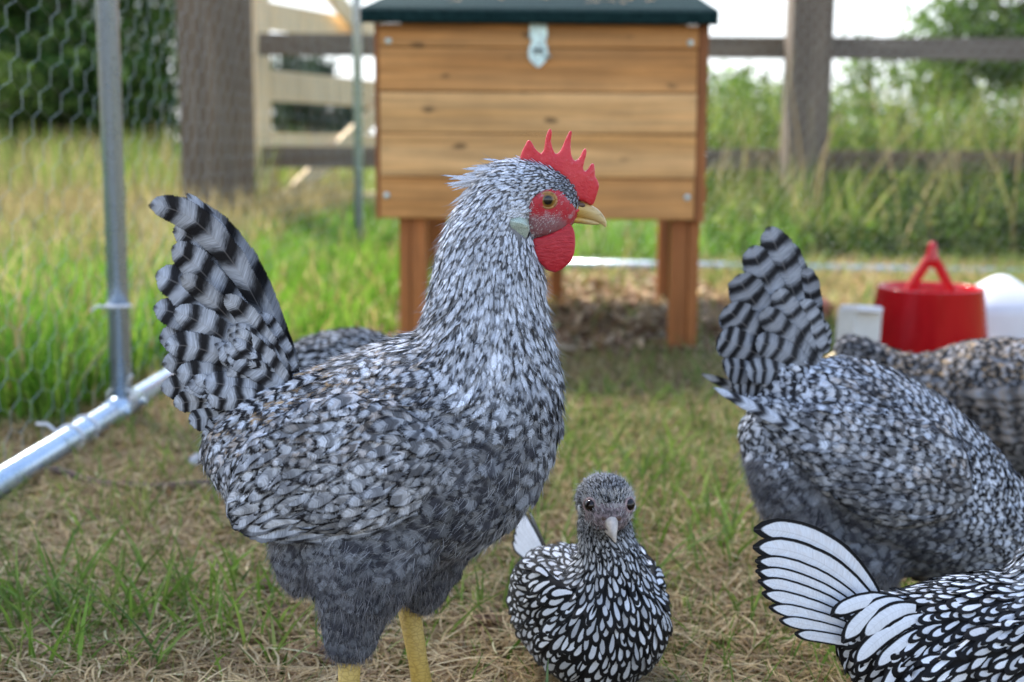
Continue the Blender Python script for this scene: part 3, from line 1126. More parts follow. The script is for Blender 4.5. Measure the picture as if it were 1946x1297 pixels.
tree('shrub', 2.35, 8.8, 1.3, .40, .42, .85, 900, .06, PALEG, 'sapling top poking above the fence rail, right of the fence post', 'shrub', None, 12, .02)
tree('shrub', 1.55, 8.9, 1.1, .5, .38, .62, 1600, .06, PALEG, 'low leafy shrub between the coop and the fence post', 'shrub', None, 16, .02)


def weeds(name, spots, label, pal, leaf=0.055, stem_w=0.0025):
    """leafy upright weeds: stems with leaves in pairs; one uncountable mass"""
    P_, S_, C_ = [], [], []
    bp, bh, bw, bl, bc = [], [], [], [], []
    for x, y, h in spots:
        an = random.uniform(0, 6.283); ln = random.uniform(0.02, 0.22)
        l2 = np.array([math.cos(an) * ln, math.sin(an) * ln])
        bp.append((x, y, 0)); bh.append(h); bw.append(stem_w); bl.append(l2); bc.append((0.07, 0.10, 0.03))
        k = int(16 + h * 34)
        t = rng.random(k) ** 0.8
        cc = np.stack([x + l2[0] * h * t ** 1.7, y + l2[1] * h * t ** 1.7, h * t], -1) + rng.normal(size=(k, 3)) * np.array([.035, .035, .012])
        P_.append(cc); S_.append(leaf * (1.15 - 0.6 * t) * (0.6 + 0.7 * rng.random(k)))
        C_.append(pick(pal, k) * random.uniform(0.65, 1.3))
    P_ = np.concatenate(P_); S_ = np.concatenate(S_); C_ = np.concatenate(C_)
    P_[:, 2] = np.abs(P_[:, 2]) + 0.01
    o = leaf_cards(name, P_, S_, C_, None, 0.5, 0.5)
    b = blades(name + '_stems', np.array(bp, float), np.array(bh), np.array(bw), np.array(bl), np.array(bc))
    tag(b, 'thin stems of ' + label, 'weeds', kind='stuff')
    return tag(o, label, 'weeds', kind='stuff')


spots = []
for i in range(1350):
    y = random.uniform(4.75, 8.5)
    x = random.uniform(0.55, 0.46 * y + 0.3)
    hmax = (0.60 + 0.36 * (y - 5.9) / 2.6 + 0.05 * max(0, (x - 1.2))) if y > 5.9 else 0.20 + .06 * max(0, x - 1.2)
    spots.append((x, y, random.uniform(0.4, 1.0) * hmax))
weeds('undergrowth', spots, 'leafy green nettles and weeds crowding the post and rail fence', [(0.08, 0.16, 0.018), (0.12, 0.22, 0.026), (0.05, 0.11, 0.014), (0.18, 0.27, 0.045), (0.24, 0.27, 0.085)], .068)
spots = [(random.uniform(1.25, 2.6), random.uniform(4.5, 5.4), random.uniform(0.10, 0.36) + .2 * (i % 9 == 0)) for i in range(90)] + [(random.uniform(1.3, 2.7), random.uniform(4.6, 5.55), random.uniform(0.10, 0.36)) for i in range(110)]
weeds('dark_undergrowth', spots, 'weeds with shade painted into darker leaf colours in front of the lower fence rail', [(0.035, 0.065, 0.018), (0.05, 0.085, 0.022), (0.07, 0.11, 0.03)], .05)  # darker leaf palette stands in for the deep shade among the weeds
n = 5200
y = 4.75 + 3.4 * rng.random(n); x = 0.45 + (0.47 * y - 0.3) * rng.random(n)
an = rng.random(n) * 6.283; ln = 0.05 + 0.5 * rng.random(n)
o = blades('tall_grass', np.stack([x, y, np.zeros(n)], -1), np.where(y < 5.9, 0.12 + 0.30 * rng.random(n), 0.35 + 0.5 * rng.random(n)), 0.0022 + 0.0022 * rng.random(n), np.stack([np.cos(an) * ln, np.sin(an) * ln], -1),
           pick([(0.16, 0.27, 0.03), (0.24, 0.34, 0.05), (0.09, 0.17, 0.02), (0.05, 0.10, 0.018), (0.36, 0.34, 0.12)], n))
tag(o, 'tall yellow green grass standing along the post and rail fence', 'grass', kind='stuff')
n = 420
y = 4.7 + 3.5 * rng.random(n); x = 0.6 + (0.45 * y - 0.4) * rng.random(n)
an = rng.random(n) * 6.283; ln = 0.1 + 0.5 * rng.random(n)
o = blades('dry_stalks', np.stack([x, y, np.zeros(n)], -1), 0.3 + 0.5 * rng.random(n), 0.0018 + 0.002 * rng.random(n), np.stack([np.cos(an) * ln, np.sin(an) * ln], -1),
           pick([(0.45, 0.36, 0.19), (0.36, 0.27, 0.13), (0.28, 0.26, 0.10)], n))
tag(o, 'dry straw coloured stalks among the weeds by the fence', 'grass', kind='stuff')


# ================================================================== FENCE, GATE, POSTS
def wood(name, c1, c2, axis=0, grain=1.0, knots=0.0, rough=0.7, tint=True, coord='Object'):
    m = N(name)
    sc = [90, 90, 90]
    sc[axis] = 4
    c = m.coord(coord, tuple(q * grain for q in sc))
    n1 = m.noise(c, 1.0, 5, 0.6)
    sc2 = [22, 22, 22]; sc2[axis] = 1.2
    n2 = m.noise(m.coord(coord, tuple(sc2)), 1.0, 3, 0.55)
    col = m.mix(m.step(n2, 0.25, 0.75), c1, c2)
    k = m.step(n1, 0.3, 0.72, 0.72, 1.12)
    col = m.mix(1.0, col, m.vec(k, k, k), 'MULTIPLY')
    if tint:
        t = m.step(m.attr('tone').outputs['Fac'], 0, 1, 0.68, 1.3)
        if knots:
            col = m.mix(m.step(m.attr('tone').outputs['Fac'], 0.3, 0.62, 1.0, 0.0), col, m.mix(1.0, col, (1.0, 0.82, 0.62), 'MULTIPLY'))
        col = m.mix(1.0, col, m.vec(t, t, t), 'MULTIPLY')
    if knots:
        sk = [19, 19, 19]; sk[axis] = 8
        v = m.n('TexVoronoi')
        wv = m.noise(m.coord(coord), 14, 2, 0.5, 1)
        ad = m.n('VectorMath', operation='MULTIPLY_ADD')
        m.put(ad.inputs[0], wv); ad.inputs[1].default_value = (0.35, 0.35, 0.35)
        m.put(ad.inputs[2], m.coord(coord, tuple(sk)))
        m.put(v.inputs['Vector'], ad.outputs[0])
        v.inputs['Scale'].default_value = 1.0
        kk = m.step(v.outputs['Distance'], 0.045, 0.16, knots, 0)
        col = m.mix(kk, col, tuple(q * 0.16 for q in c1))
    if name.startswith('stained'):
        big = m.noise(m.coord(coord), 5.0, 5, 0.7)
        k2 = m.step(big, 0.35, 0.7, 0.92, 1.1)
        col = m.mix(1.0, col, m.vec(k2, k2, k2), 'MULTIPLY')
        z = m.sep(m.coord(coord))[2]
        mud = m.step(m.math('ADD', z, m.math('MULTIPLY', m.math('SUBTRACT', m.noise(m.coord(coord), 30, 4, 0.7), 0.5), 0.16)), 0.0, 0.05, 0.55, 0.0)
        col = m.mix(mud, col, (0.11, 0.075, 0.045))
    m.bump(n1, 0.35, 0.002)
    return m.fin(col, rough, 0, 0.35)


M['grey_wood_x'] = wood('weathered_rail_wood', (0.15, 0.125, 0.105), (0.21, 0.18, 0.15), 0, knots=0.5)
M['grey_wood_z'] = wood('weathered_post_wood', (0.13, 0.108, 0.09), (0.20, 0.168, 0.14), 2, knots=0.5)
M['pale_wood'] = wood('fresh_sawn_gate_wood', (0.84, 0.62, 0.36), (0.88, 0.70, 0.45), 2)
M['coop_wood'] = wood('stained_coop_board', (0.62, 0.32, 0.10), (0.76, 0.46, 0.20), 0, knots=0.85, rough=0.5)
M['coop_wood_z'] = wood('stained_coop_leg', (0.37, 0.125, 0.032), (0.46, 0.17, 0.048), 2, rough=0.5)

YF = 5.75
fence = empty('post_and_rail_fence', (P(1525, 300, YF)[0], YF, 0), 'weathered grey post and rail fence running behind the coop', 'fence')


def zat(py, Y):
    return P(CX, py, Y)[2]


xr = P(2250, 100, YF)[0]
xl = P(490, 100, YF)[0]
for (t, b) in ((66, 108), (281, 322)):
    z1, z0 = zat(t, YF), zat(b, YF)
    xm = P(1525, 100, YF)[0]
    for xa, xb in ((xl, xm - 0.004), (xm + 0.004, xr)):
        m_ = MB().box(((xa + xb) / 2, YF + 0.03, (z0 + z1) / 2), (xb - xa, 0.04, z1 - z0), (0, random.uniform(-.002, .002), 0), 0.004, random.uniform(.3, .7))
        m_.build('rail', M['grey_wood_x'], fence)
xm = P(1528, 100, YF)[0]
MB().box((xm, YF - 0.075, 0.6), (0.172, 0.16, 1.6), (0, R(0.3), 0), 0.006, .5).build('post', M['grey_wood_z'], fence)
MB().box((P(2140, 100, YF)[0], YF - 0.075, 0.6), (0.17, 0.16, 1.6), (0, 0, 0), 0.006, .4).build('post', M['grey_wood_z'], fence)

YG = 5.15
gp = empty('gate_post', (P(410, 300, YG)[0], YG, 0), 'thick weathered grey gate post seen through the chicken wire', 'post')
MB().box((P(409, 100, YG)[0], YG, 0.75), (0.205, 0.2, 1.7), (0, 0, R(-38)), 0.008, .42).build('post', M['grey_wood_z'], gp)

g0 = P(492, 300, 6.0); g1 = P(722, 300, 7.1)
gd = unit(np.array([g1[0] - g0[0], g1[1] - g0[1], 0]))
glen = 2.6
gate = empty('field_gate', (g0[0], g0[1], 0), 'pale fresh wooden field gate standing ajar beside the gate post', 'gate')
gpt = lambda s_, z, off=0: np.array([g0[0], g0[1], 0]) + gd * s_ + np.array([gd[1], -gd[0], 0]) * off + np.array([0, 0, z])
MB().beam(gpt(0, 0.03), gpt(0, 1.42), 0.075, 0.11, up=gd, tone=.55).build('stile', M['pale_wood'], gate)
MB().beam(gpt(glen, 0.03), gpt(glen, 1.3), 0.07, 0.08, up=gd, tone=.55).build('stile', M['pale_wood'], gate)
for z0, z1 in ((.07, .16), (.36, .455), (.60, .735), (.915, 1.035), (1.2, 1.3)):
    MB().beam(gpt(0.05, (z0 + z1) / 2), gpt(glen, (z0 + z1) / 2), 0.03, z1 - z0, tone=random.uniform(.4, .65)).build('bar', M['pale_wood'], gate)
MB().beam(gpt(0.06, .10, .035), gpt(glen - .06, 1.25, .035), 0.025, 0.09, tone=.5).build('brace', M['pale_wood'], gate)
MB().beam(gpt(0.06, 1.37, .062), gpt(glen - .06, .14, .062), 0.025, 0.09, tone=.5).build('brace', M['pale_wood'], gate)

# ================================================================== POULTRY RUN (steel frame with chicken wire)
M['steel'] = None
msl = N('galvanised_steel')
_c = msl.coord('Object')
_n = msl.noise(_c, 45, 4, 0.6)
M['steel'] = msl.fin(msl.mix(msl.step(_n, 0.3, 0.7), (0.52, 0.63, 0.74), (0.57, 0.68, 0.80)), msl.step(_n, 0.3, 0.7, 0.26, 0.30), 0.62, 0.5)
M['wire'] = simple('galvanised_wire', (0.40, 0.46, 0.46), 0.45, 0.5, var=0.2)
M['tie'] = simple('white_nylon_tie', (0.78, 0.80, 0.84), 0.4, var=0.05)

rp0 = G(233, 800); rp1 = G(683, 508)
rp0 = np.array([rp0[0], rp0[1], 0.0]); rp1 = np.array([rp1[0], rp1[1], 0.0])
rd = unit(rp1 - rp0)
rnear = rp0 - rd * 1.5
rn = np.array([rd[1], -rd[0], 0])
run = empty('poultry_run', rp0, 'galvanised steel poultry run frame covered in hexagonal chicken wire', 'poultry run')
tr = 0.0158
ztube = 0.022
zt = np.array([0, 0, ztube])
MB().tube([rnear + zt, rp1 + zt], tr, 20).build('base_rail', M['steel'], run, True)
backend = np.array([1.9, rp1[1] - 0.30, 0])
rb = unit(backend - rp1)
# back rail is drawn from the far corner to the right behind the coop
MB().tube([rp1 + zt + rb * .02, backend + zt], tr, 20).build('base_rail', M['steel'], run, True)
MB().tube([rp0 + np.array([0, 0, .04]), rp0 + np.array([0, 0, 2.0])], tr, 20).build('post', M['steel'], run, True)
MB().tube([rp1 + np.array([0, 0, .03]), rp1 + np.array([0, 0, 2.0])], tr, 18).build('post', M['steel'], run, True)
MB().tube([backend + np.array([0, 0, .03]), backend + np.array([0, 0, 2.0])], tr, 18).build('post', M['steel'], run, True)
# T joint with bolts at the foot of the near post
cl_ = MB()
cl_.tube([rp0 + zt - rd * .055, rp0 + zt + rd * .055], tr * 1.16, 20)
cl_.build('joint', M['steel'], run, True)
for dd in (-.04, .04):
    q = rp0 + zt + rd * dd
    MB().tube([q + rn * .016, q + rn * .026], .0055, 8).build('bolt', M['steel'], run, True)


def tie(c, axis, r, name='cable_tie', tail=None):
    axis = unit(np.asarray(axis, float))
    a = unit(np.cross(axis, [0.3, 0.5, 0.9])); b = np.cross(axis, a)
    m_ = MB()
    m_.tube([c + r * (math.cos(t) * a + math.sin(t) * b) for t in np.linspace(0, 6.2, 20)], 0.0026, 6)
    m_.box(c + r * unit(np.array([-.3, -1, .1])) , (.009, .006, .006), (0, 0, 0), .001)
    if tail is not None:
        s0 = c + r * unit(np.asarray(tail, float))
        m_.tube([s0, s0 + np.asarray(tail) * .5 + np.array([0, 0, .006]), s0 + np.asarray(tail)], 0.0022, 6)
    return m_.build(name, M['tie'], run, True)


tie(rp0 + np.array([0, 0, .175]), (0, 0.1, 1), tr * 1.12, tail=(-.022, -.004, -.004))
tie(rp0 + zt + np.array([0, 0, .012]), rd + np.array([0, 0, .6]), tr * 1.35, tail=(.012, -.01, .022))
tie(rp0 + zt - rd * .22, rd, tr * 1.12, tail=(-.03, .004, .012))
tie(rp0 + zt - rd * .16, rd, tr * 1.12)


def chicken_wire(name, o, d, length, height, cell, rad, parent, wide=1.0):
    """hexagonal twisted wire; o corner, d horizontal direction, cell width"""
    s_ = cell / math.sqrt(3)
    edges = []
    cw, rh = cell, 1.5 * s_
    for j in range(int(height / rh) + 1):
        off = 0.5 * cw if j % 2 else 0
        z = j * rh
        for i in range(int(length / cw / wide) + 1):
            x = i * cw + off
            # vertical twist and two slanted edges
            top = (x, z + s_ * 0.5 + s_ * .5)
            edges.append(((x, z), (x, z + s_), 1.5))
            edges.append(((x, z + s_), (x - cw / 2, z + s_ * 1.5), 1.0))
            edges.append(((x, z + s_), (x + cw / 2, z + s_ * 1.5), 1.0))
    E = np.array([[a[0] * wide, a[1], b[0] * wide, b[1], w] for a, b, w in edges])
    n = len(E)
    d = np.asarray(d, float); nrm = np.array([d[1], -d[0], 0])
    up = np.array([0, 0, 1.0])
    wobx = lambda x, z: 0.0025 * np.sin(x * 31 + z * 23) + 0.004 * np.sin(x * 4.3 + z * 5.1)
    A = o + E[:, 0:1] * d + E[:, 1:2] * up + wobx(E[:, 0], E[:, 1])[:, None] * nrm
    B = o + E[:, 2:3] * d + E[:, 3:4] * up + wobx(E[:, 2], E[:, 3])[:, None] * nrm
    ax = unit(B - A)
    p1 = nrm[None] * np.ones((n, 1))
    p2 = np.cross(ax, p1)
    V = np.zeros((n, 6, 3))
    for k in range(3):
        t = 2 * math.pi * k / 3
        o3 = (math.cos(t) * p1 + math.sin(t) * p2) * (rad * E[:, 4])[:, None]
        V[:, k] = A + o3
        V[:, 3 + k] = B + o3
    f0 = np.array([[0, 1, 4, 3], [1, 2, 5, 4], [2, 0, 3, 5]])
    F = (f0[None] + (np.arange(n) * 6)[:, None, None]).reshape(-1, 4)
    return mk(name, V, F, M['wire'], parent, False)


chicken_wire('wire_mesh', rnear + rd * .25 - rn * (tr + .004) + np.array([0, 0, .03]), rd, np.linalg.norm(rp1 - rnear) - .25, 1.25, .038, .00027, run, 1.75)
chicken_wire('wire_mesh', rp1 + np.array([rb[1], -rb[0], 0]) * (-tr - .004) + np.array([0, 0, .03]), rb, 2.5, .95, .03, .00022, run, 1.3)

# ================================================================== COOP
YC = 2.62
sc_c = YC / F_PX          # rough metres per pixel there
coop = empty('chicken_coop', (P(1020, 670, YC)[0], YC + 0.4, 0), 'orange stained wooden chicken coop on legs with dark felt roof and steel latch', 'chicken coop')
cw_l, cw_r = P(722, 250, YC)[0], P(1322, 250, YC)[0]
zrows = [zat(q, YC) for q in (46, 92, 176, 255, 338, 417)]
fp = MB()
tones = (.34, .38, .62, .56, .36)
for i in range(5):
    z1, z0 = zrows[i] - .0008, zrows[i + 1] + .0012
    fp.box(((cw_l + cw_r) / 2 + random.uniform(-.001, .001), YC, (z0 + z1) / 2), (cw_r - cw_l, .014, z1 - z0), (R(-1.6), 0, 0), .0022, tones[i])
fp.build('front_panel', M['coop_wood'], coop)
MB().box(((cw_l + cw_r) / 2, YC + .012, (zrows[0] + zrows[5]) / 2), (cw_r - cw_l + .004, .008, zrows[0] - zrows[5] - .004), (0, 0, 0), .001, .1).build('liner', M['coop_wood_z'], coop)
dp = 0.88
for sx, x_ in ((-1, cw_l + .004), (1, cw_r + .009)):
    sp_ = MB()
    for i in range(5):
        z1, z0 = zrows[i] - .001, zrows[i + 1] + .001
        sp_.box((x_, YC + dp / 2 + .018, (z0 + z1) / 2), (.014, dp, z1 - z0), (0, R(2) * sx, 0), .002, .45)
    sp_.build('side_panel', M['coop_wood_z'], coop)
MB().box(((cw_l + cw_r) / 2, YC + dp + .03, (zrows[0] + zrows[5]) / 2), (cw_r - cw_l, .014, zrows[0] - zrows[5]), (0, 0, 0), .002, .4).build('back_panel', M['coop_wood'], coop)
MB().box(((cw_l + cw_r) / 2, YC + dp / 2 + .02, zrows[5] + .012), (cw_r - cw_l - .02, dp - .03, .012), (0, 0, 0), .002, .3).build('floor', M['coop_wood'], coop)
tx = P(1333, 250, YC)[0]
MB().box((tx, YC + .012, (zrows[0] + zrows[5]) / 2 + .006), (.019, .034, zrows[0] - zrows[5] + .02), (0, 0, 0), .002, .3).build('corner_trim', M['coop_wood_z'], coop)
MB().box((tx + .009, YC + .02, zrows[4] - .03), (.012, .03, .032), (0, 0, 0), .002, .35).build('hinge_block', M['coop_wood_z'], coop)
tl_ = P(717, 250, YC)[0]
MB().box((tl_, YC + .014, (zrows[0] + zrows[5]) / 2), (.008, .034, zrows[0] - zrows[5] + .002), (0, 0, 0), .0015, .3).build('corner_trim', M['coop_wood_z'], coop)
# legs: each an L of two battens
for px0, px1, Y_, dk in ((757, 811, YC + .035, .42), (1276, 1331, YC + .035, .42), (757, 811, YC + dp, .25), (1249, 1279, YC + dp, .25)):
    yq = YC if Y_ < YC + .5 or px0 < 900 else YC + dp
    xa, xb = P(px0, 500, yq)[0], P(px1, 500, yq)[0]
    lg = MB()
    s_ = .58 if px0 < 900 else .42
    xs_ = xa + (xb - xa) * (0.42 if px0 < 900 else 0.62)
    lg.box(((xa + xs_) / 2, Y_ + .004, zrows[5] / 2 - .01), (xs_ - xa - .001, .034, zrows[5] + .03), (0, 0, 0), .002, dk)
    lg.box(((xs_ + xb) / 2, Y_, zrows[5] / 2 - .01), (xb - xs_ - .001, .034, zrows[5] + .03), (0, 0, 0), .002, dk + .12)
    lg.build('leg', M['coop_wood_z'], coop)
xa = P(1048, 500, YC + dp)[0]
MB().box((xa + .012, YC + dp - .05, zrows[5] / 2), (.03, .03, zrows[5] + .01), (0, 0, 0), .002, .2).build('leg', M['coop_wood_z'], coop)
# roof
mrf = N('dark_green_roofing_felt')
_c = mrf.coord('Object')
_n = mrf.noise(_c, 170, 5, 0.75); _n2 = mrf.noise(_c, 14, 3, 0.6)
mrf.bump(_n, 0.4, 0.001)
M['felt'] = mrf.fin(mrf.mix(mrf.step(_n, 0.35, 0.7), (0.003, 0.014, 0.016), (0.020, 0.052, 0.052)), 0.95, 0, 0.08)
ez0, ez1 = zat(42, YC - .05), zat(17, YC - .05)
rxl, rxr = P(686, 40, YC - .05)[0], P(1368, 40, YC - .05)[0]
prof = [(YC - .05, ez0), (YC - .052, ez1 - .004), (YC - .044, ez1 + .002), (YC + .46, ez1 + .085), (YC + .50, ez1 + .086), (YC + .96, ez1 + .01), (YC + .965, ez0), (YC + .94, ez0 - .002), (YC + .48, ez0 + .07), (YC - .02, ez0 - .001)]
rv = []
k = len(prof)
for x_, ins in ((rxl, .004), (rxl + .006, 0), (rxr - .006, 0), (rxr, .004)):
    cyp = np.mean([q[0] for q in prof]); 
    for (yy, zz) in prof:
        rv.append((x_ + (yy - YC) * .035, yy + (ins if yy < cyp else -ins), zz - (ins * .3)))
rf_ = [list(range(k))[::-1], [3 * k + i for i in range(k)]]
for s_ in range(3):
    for i in range(k):
        i2 = (i + 1) % k
        rf_.append([s_ * k + i, s_ * k + i2, (s_ + 1) * k + i2, (s_ + 1) * k + i])
mk('roof', rv, rf_, M['felt'], coop, False)
# latch: zinc hasp with slot, ring and screws
M['zinc'] = simple('passivated_zinc', (0.58, 0.76, 0.78), 0.38, 0.55, var=0.35, scale=70)
M['black'] = simple('dark_slot', (0.01, 0.01, 0.01), 0.8)
lo = [(-16, 0), (-17, 18), (-12, 26), (-18, 40), (-18, 56), (-10, 66), (0, 74), (10, 66), (18, 56), (18, 40), (13, 26), (17, 18), (16, 0)]
lx, lz = P(1023, 52, YC)[0], zat(52, YC)
LV = [(lx + a_ * sc_c * .98, YC - .013, lz - b_ * sc_c) for a_, b_ in lo] + [(lx + a_ * sc_c * .98, YC - .0105, lz - b_ * sc_c) for a_, b_ in lo]
kk = len(lo)
LF = [list(range(kk)), [kk + i for i in range(kk)][::-1]] + [[i, kk + i, kk + (i + 1) % kk, (i + 1) % kk] for i in range(kk)]
latch = mk('latch', LV, LF, M['zinc'], coop, False)
MB().box((lx, YC - .0138, lz - 44 * sc_c), (.021, .0016, .009), (0, 0, 0), .0003).build('slot', M['black'], latch)
MB().tube([(lx + .0 + .008 * math.cos(t), YC - .017 - .004 * math.sin(t), lz - 46 * sc_c) for t in np.linspace(0, 6.1, 14)], .0016, 6).build('staple', M['zinc'], latch, True)
MB().tube([(lx + .014, YC - .015, lz - 52 * sc_c), (lx + .024, YC - .018, lz - 54 * sc_c)], .0026, 8).build('pin', M['zinc'], latch, True)
MB().box((lx, YC - .011, lz + .006), (.034, .006, .016), (R(8), 0, 0), .001).build('hinge_plate', M['zinc'], latch)
for a_, b_ in ((738, 78), (1312, 82), (735, 372), (1306, 376)):
    q = P(a_, b_, YC - .009)
    MB().lathe([(0, -.0), (.004, 0.001), (.0055, .0)], (0, 0, 0))
    MB().sphere((q[0], YC - .009, q[2]), (.0058, .002, .0058), 12, 8).build('screw', M['zinc'], coop, True)
# fallen leaves on the roof
M['leaf_litter'] = simple('dead_leaf', (0.26, 0.17, 0.09), 0.7, var=0.5, scale=120)
for a_, yy in ((860, .10), (950, .18), (1130, .09), (1165, .12), (1190, .08), (1250, .15), (1040, .20), (1215, .19)):
    xx = P(a_, 10, YC)[0]
    zz = ez1 + .002 + (yy + .044) * .165 + .003
    lf = MB()
    L_ = random.uniform(.02, .032); an = random.uniform(0, 3)
    pts = [(-.5, 0, 0), (-.15, .22, .12), (.3, .16, .1), (.55, 0, .16), (.3, -.18, .05), (-.15, -.22, .14)]
    vv = [(xx + L_ * (math.cos(an) * q[0] - math.sin(an) * q[1]), YC + yy + L_ * (math.sin(an) * q[0] + math.cos(an) * q[1]), zz + L_ * q[2] + L_ * .165 * (math.sin(an) * q[0] + math.cos(an) * q[1])) for q in pts]
    vv2 = [(q[0], q[1], q[2] - .0012) for q in vv]
    lf.add(vv + vv2, [[0, 1, 5], [1, 2, 4, 5], [2, 3, 4], [11, 7, 6], [11, 10, 8, 7], [10, 9, 8]] + [[i, i + 6, (i + 1) % 6 + 6, (i + 1) % 6] for i in range(6)])
    o = lf.build('dead_leaf', M['leaf_litter'], None, False, origin=(xx, YC + yy, zz))
    tag(o, 'curled dead leaf lying on the felt roof of the coop', 'leaf', 'dead leaves on the coop roof')
# wood chips below the coop
n = 3600
x = (rng.random(n) * 2 - 1) * .46 + .10; y = 2.6 + 1.45 * rng.random(n)
an = rng.random(n) * 6.283
L = 0.008 + .018 * rng.random(n); w = .004 + .006 * rng.random(n)
tl = rng.normal(size=n) * .35
d = np.stack([np.cos(an) * np.cos(tl), np.sin(an) * np.cos(tl), np.sin(tl)], -1)
b = np.stack([-np.sin(an), np.cos(an), rng.normal(size=n) * .3], -1)
c = np.stack([x, y, .006 + .014 * rng.random(n)], -1)
V = np.stack([c - d * L[:, None] - b * w[:, None], c + d * L[:, None] - b * w[:, None] * .7, c + d * L[:, None] * .9 + b * w[:, None], c - d * L[:, None] * .8 + b * w[:, None]], 1)
V = np.concatenate([V, V - np.array([0, 0, .002])], 1)
f0 = np.array([[0, 1, 2, 3], [7, 6, 5, 4], [0, 4, 5, 1], [1, 5, 6, 2], [2, 6, 7, 3], [3, 7, 4, 0]])
o = mk('wood_chips', V, (f0[None] + (np.arange(n) * 8)[:, None, None]).reshape(-1, 4), M['leaf'], None, False)
a = o.data.attributes.new('col', 'FLOAT_COLOR', 'POINT')
cc = pick([(0.52, 0.37, 0.22), (0.40, 0.25, 0.15), (0.66, 0.53, 0.37), (0.24, 0.14, 0.08)], n)
a.data.foreach_set('color', np.c_[np.repeat(cc, 8, 0), np.ones(n * 8)].astype(np.float32).ravel())
tag(o, 'wood chips scattered on the bare soil under the coop', 'wood chips', kind='stuff')

# ================================================================== FEEDER, JUG, BLOCK, LITTER
M['red_plastic'] = simple('red_plastic', (0.50, 0.006, 0.012), 0.16, var=0.06, scale=8)
mrp = N('red_plastic')
_c = mrp.coord('Object')
_n = mrp.noise(mrp.coord('Object', (30, 30, 4)), 1.0, 4, 0.7)
_s = mrp.noise(_c, 60, 5, 0.75)
_rc = mrp.mix(mrp.step(_s, 0.6, 0.8, 0, 0.35), mrp.mix(mrp.step(_n, 0.3, 0.7), (0.42, 0.004, 0.010), (0.54, 0.008, 0.016)), (0.42, 0.16, 0.13))
_dz = mrp.step(mrp.math('ADD', mrp.sep(_c)[2], mrp.math('MULTIPLY', mrp.math('SUBTRACT', _s, 0.5), 0.06)), 0.02, 0.07, 0.6, 0.0)
mrp.fin(mrp.mix(_dz, _rc, (0.16, 0.10, 0.06)), mrp.step(_n, 0.3, 0.7, 0.12, 0.26), 0, 0.5)
M['red_plastic'] = mrp.m
M['milky'] = simple('milky_plastic', (0.74, 0.75, 0.80), 0.35, var=0.04, scale=10, Subsurface_Weight=0.2, Subsurface_Radius=(.02, .02, .02))
M['white_paint'] = simple('white_block_side', (0.62, 0.61, 0.57), 0.6, var=0.1, scale=20)
YFD = 2.40
fc = P(1765, 600, YFD); fc = np.array([fc[0], YFD, 0])
ps = YFD / F_PX / .985
zt_ = zat(541, YFD)
feeder = empty('poultry_feeder', fc, 'red plastic poultry feeder with carrying handle beside the white jug', 'feeder')
rt, rbm = 97 * ps, 116 * ps
wall = [(rbm * .99, .02), (rbm, .022), (rt, zt_ - .002), (rt + .0015, zt_), (rt - .001, zt_ + .0015), (rt - .004, zt_ - .001), (rt - .005, zt_ - .012), (rt - .006, zt_ - .02), (rbm - .006, .022), (rbm * .99, .02)]
MB().lathe(wall, fc, 56).build('hopper', M['red_plastic'], feeder, True)
MB().lathe([(0.001, zt_ - .022), (rt - .0045, zt_ - .02), (rt - .0045, zt_ - .024), (.001, zt_ - .026)], fc, 48).build('lid', M['red_plastic'], feeder, False)
MB().lathe([(.001, .006), (rbm * 1.22, .004), (rbm * 1.28, .03), (rbm * 1.25, .031), (rbm * 1.18, .012), (.001, .010)], fc, 56).build('tray', M['red_plastic'], feeder, True)
hz = zat(490, YFD)
mh = MB()
for sx in (-1, 1):
    mh.beam(fc + np.array([sx * .048, 0, zt_ - .022]), fc + np.array([sx * .005, 0, hz + .004]), .017, .014, up=(0, 1, 0), bev=.004)
mh.build('handle', M['red_plastic'], feeder)
MB().lathe([(.001, hz - .012), (.011, hz - .012), (.0125, hz + .002), (.0115, hz + .006), (.0085, hz + .022), (.0075, hz + .03), (.004, hz + .034), (.0005, hz + .035)], fc, 24).build('knob', M['red_plastic'], feeder, True)
# white jug
YJ = 2.62
jc = P(1900, 600, YJ)
zj = zat(516, YJ)
pj = YJ / F_PX / .985
jug = empty('drinker_jug', (jc[0], YJ, 0), 'milky white plastic drinker jug with sloped shoulders at the right edge', 'jug')
jsec = []
for z, hw, hd in ((.002, .084, .07), (.01, .092, .078), (zj - .075, .093, .078), (zj - .063, .092, .077), (zj - .052, .085, .07), (zj - .032, .058, .05), (zj - .015, .033, .03), (zj - .006, .02, .018), (zj - .0015, .011, .01), (zj, .003, .003)):
    jsec.append((z, hw, hd))
jv, jf = [], []
nn_ = 32
for z, hw, hd in jsec:
    for q in range(nn_):
        t = 2 * math.pi * q / nn_
        e_ = 0.55
        jv.append((jc[0] + hw * abs(math.cos(t)) ** e_ * np.sign(math.cos(t)), YJ + hd * abs(math.sin(t)) ** e_ * np.sign(math.sin(t)), z))
for i in range(len(jsec) - 1):
    for q in range(nn_):
        q2 = (q + 1) % nn_
        jf.append([i * nn_ + q, i * nn_ + q2, (i + 1) * nn_ + q2, (i + 1) * nn_ + q])
jf.append([q for q in range(nn_)][::-1]); jf.append([(len(jsec) - 1) * nn_ + q for q in range(nn_)])
mk('bottle', jv, jf, M['milky'], jug, True)
MB().lathe([(.001, .004), (.12, .003), (.128, .03), (.124, .031), (.114, .01), (.001, .008)], (jc[0], YJ, 0), 48).build('tray', M['milky'], jug, True)
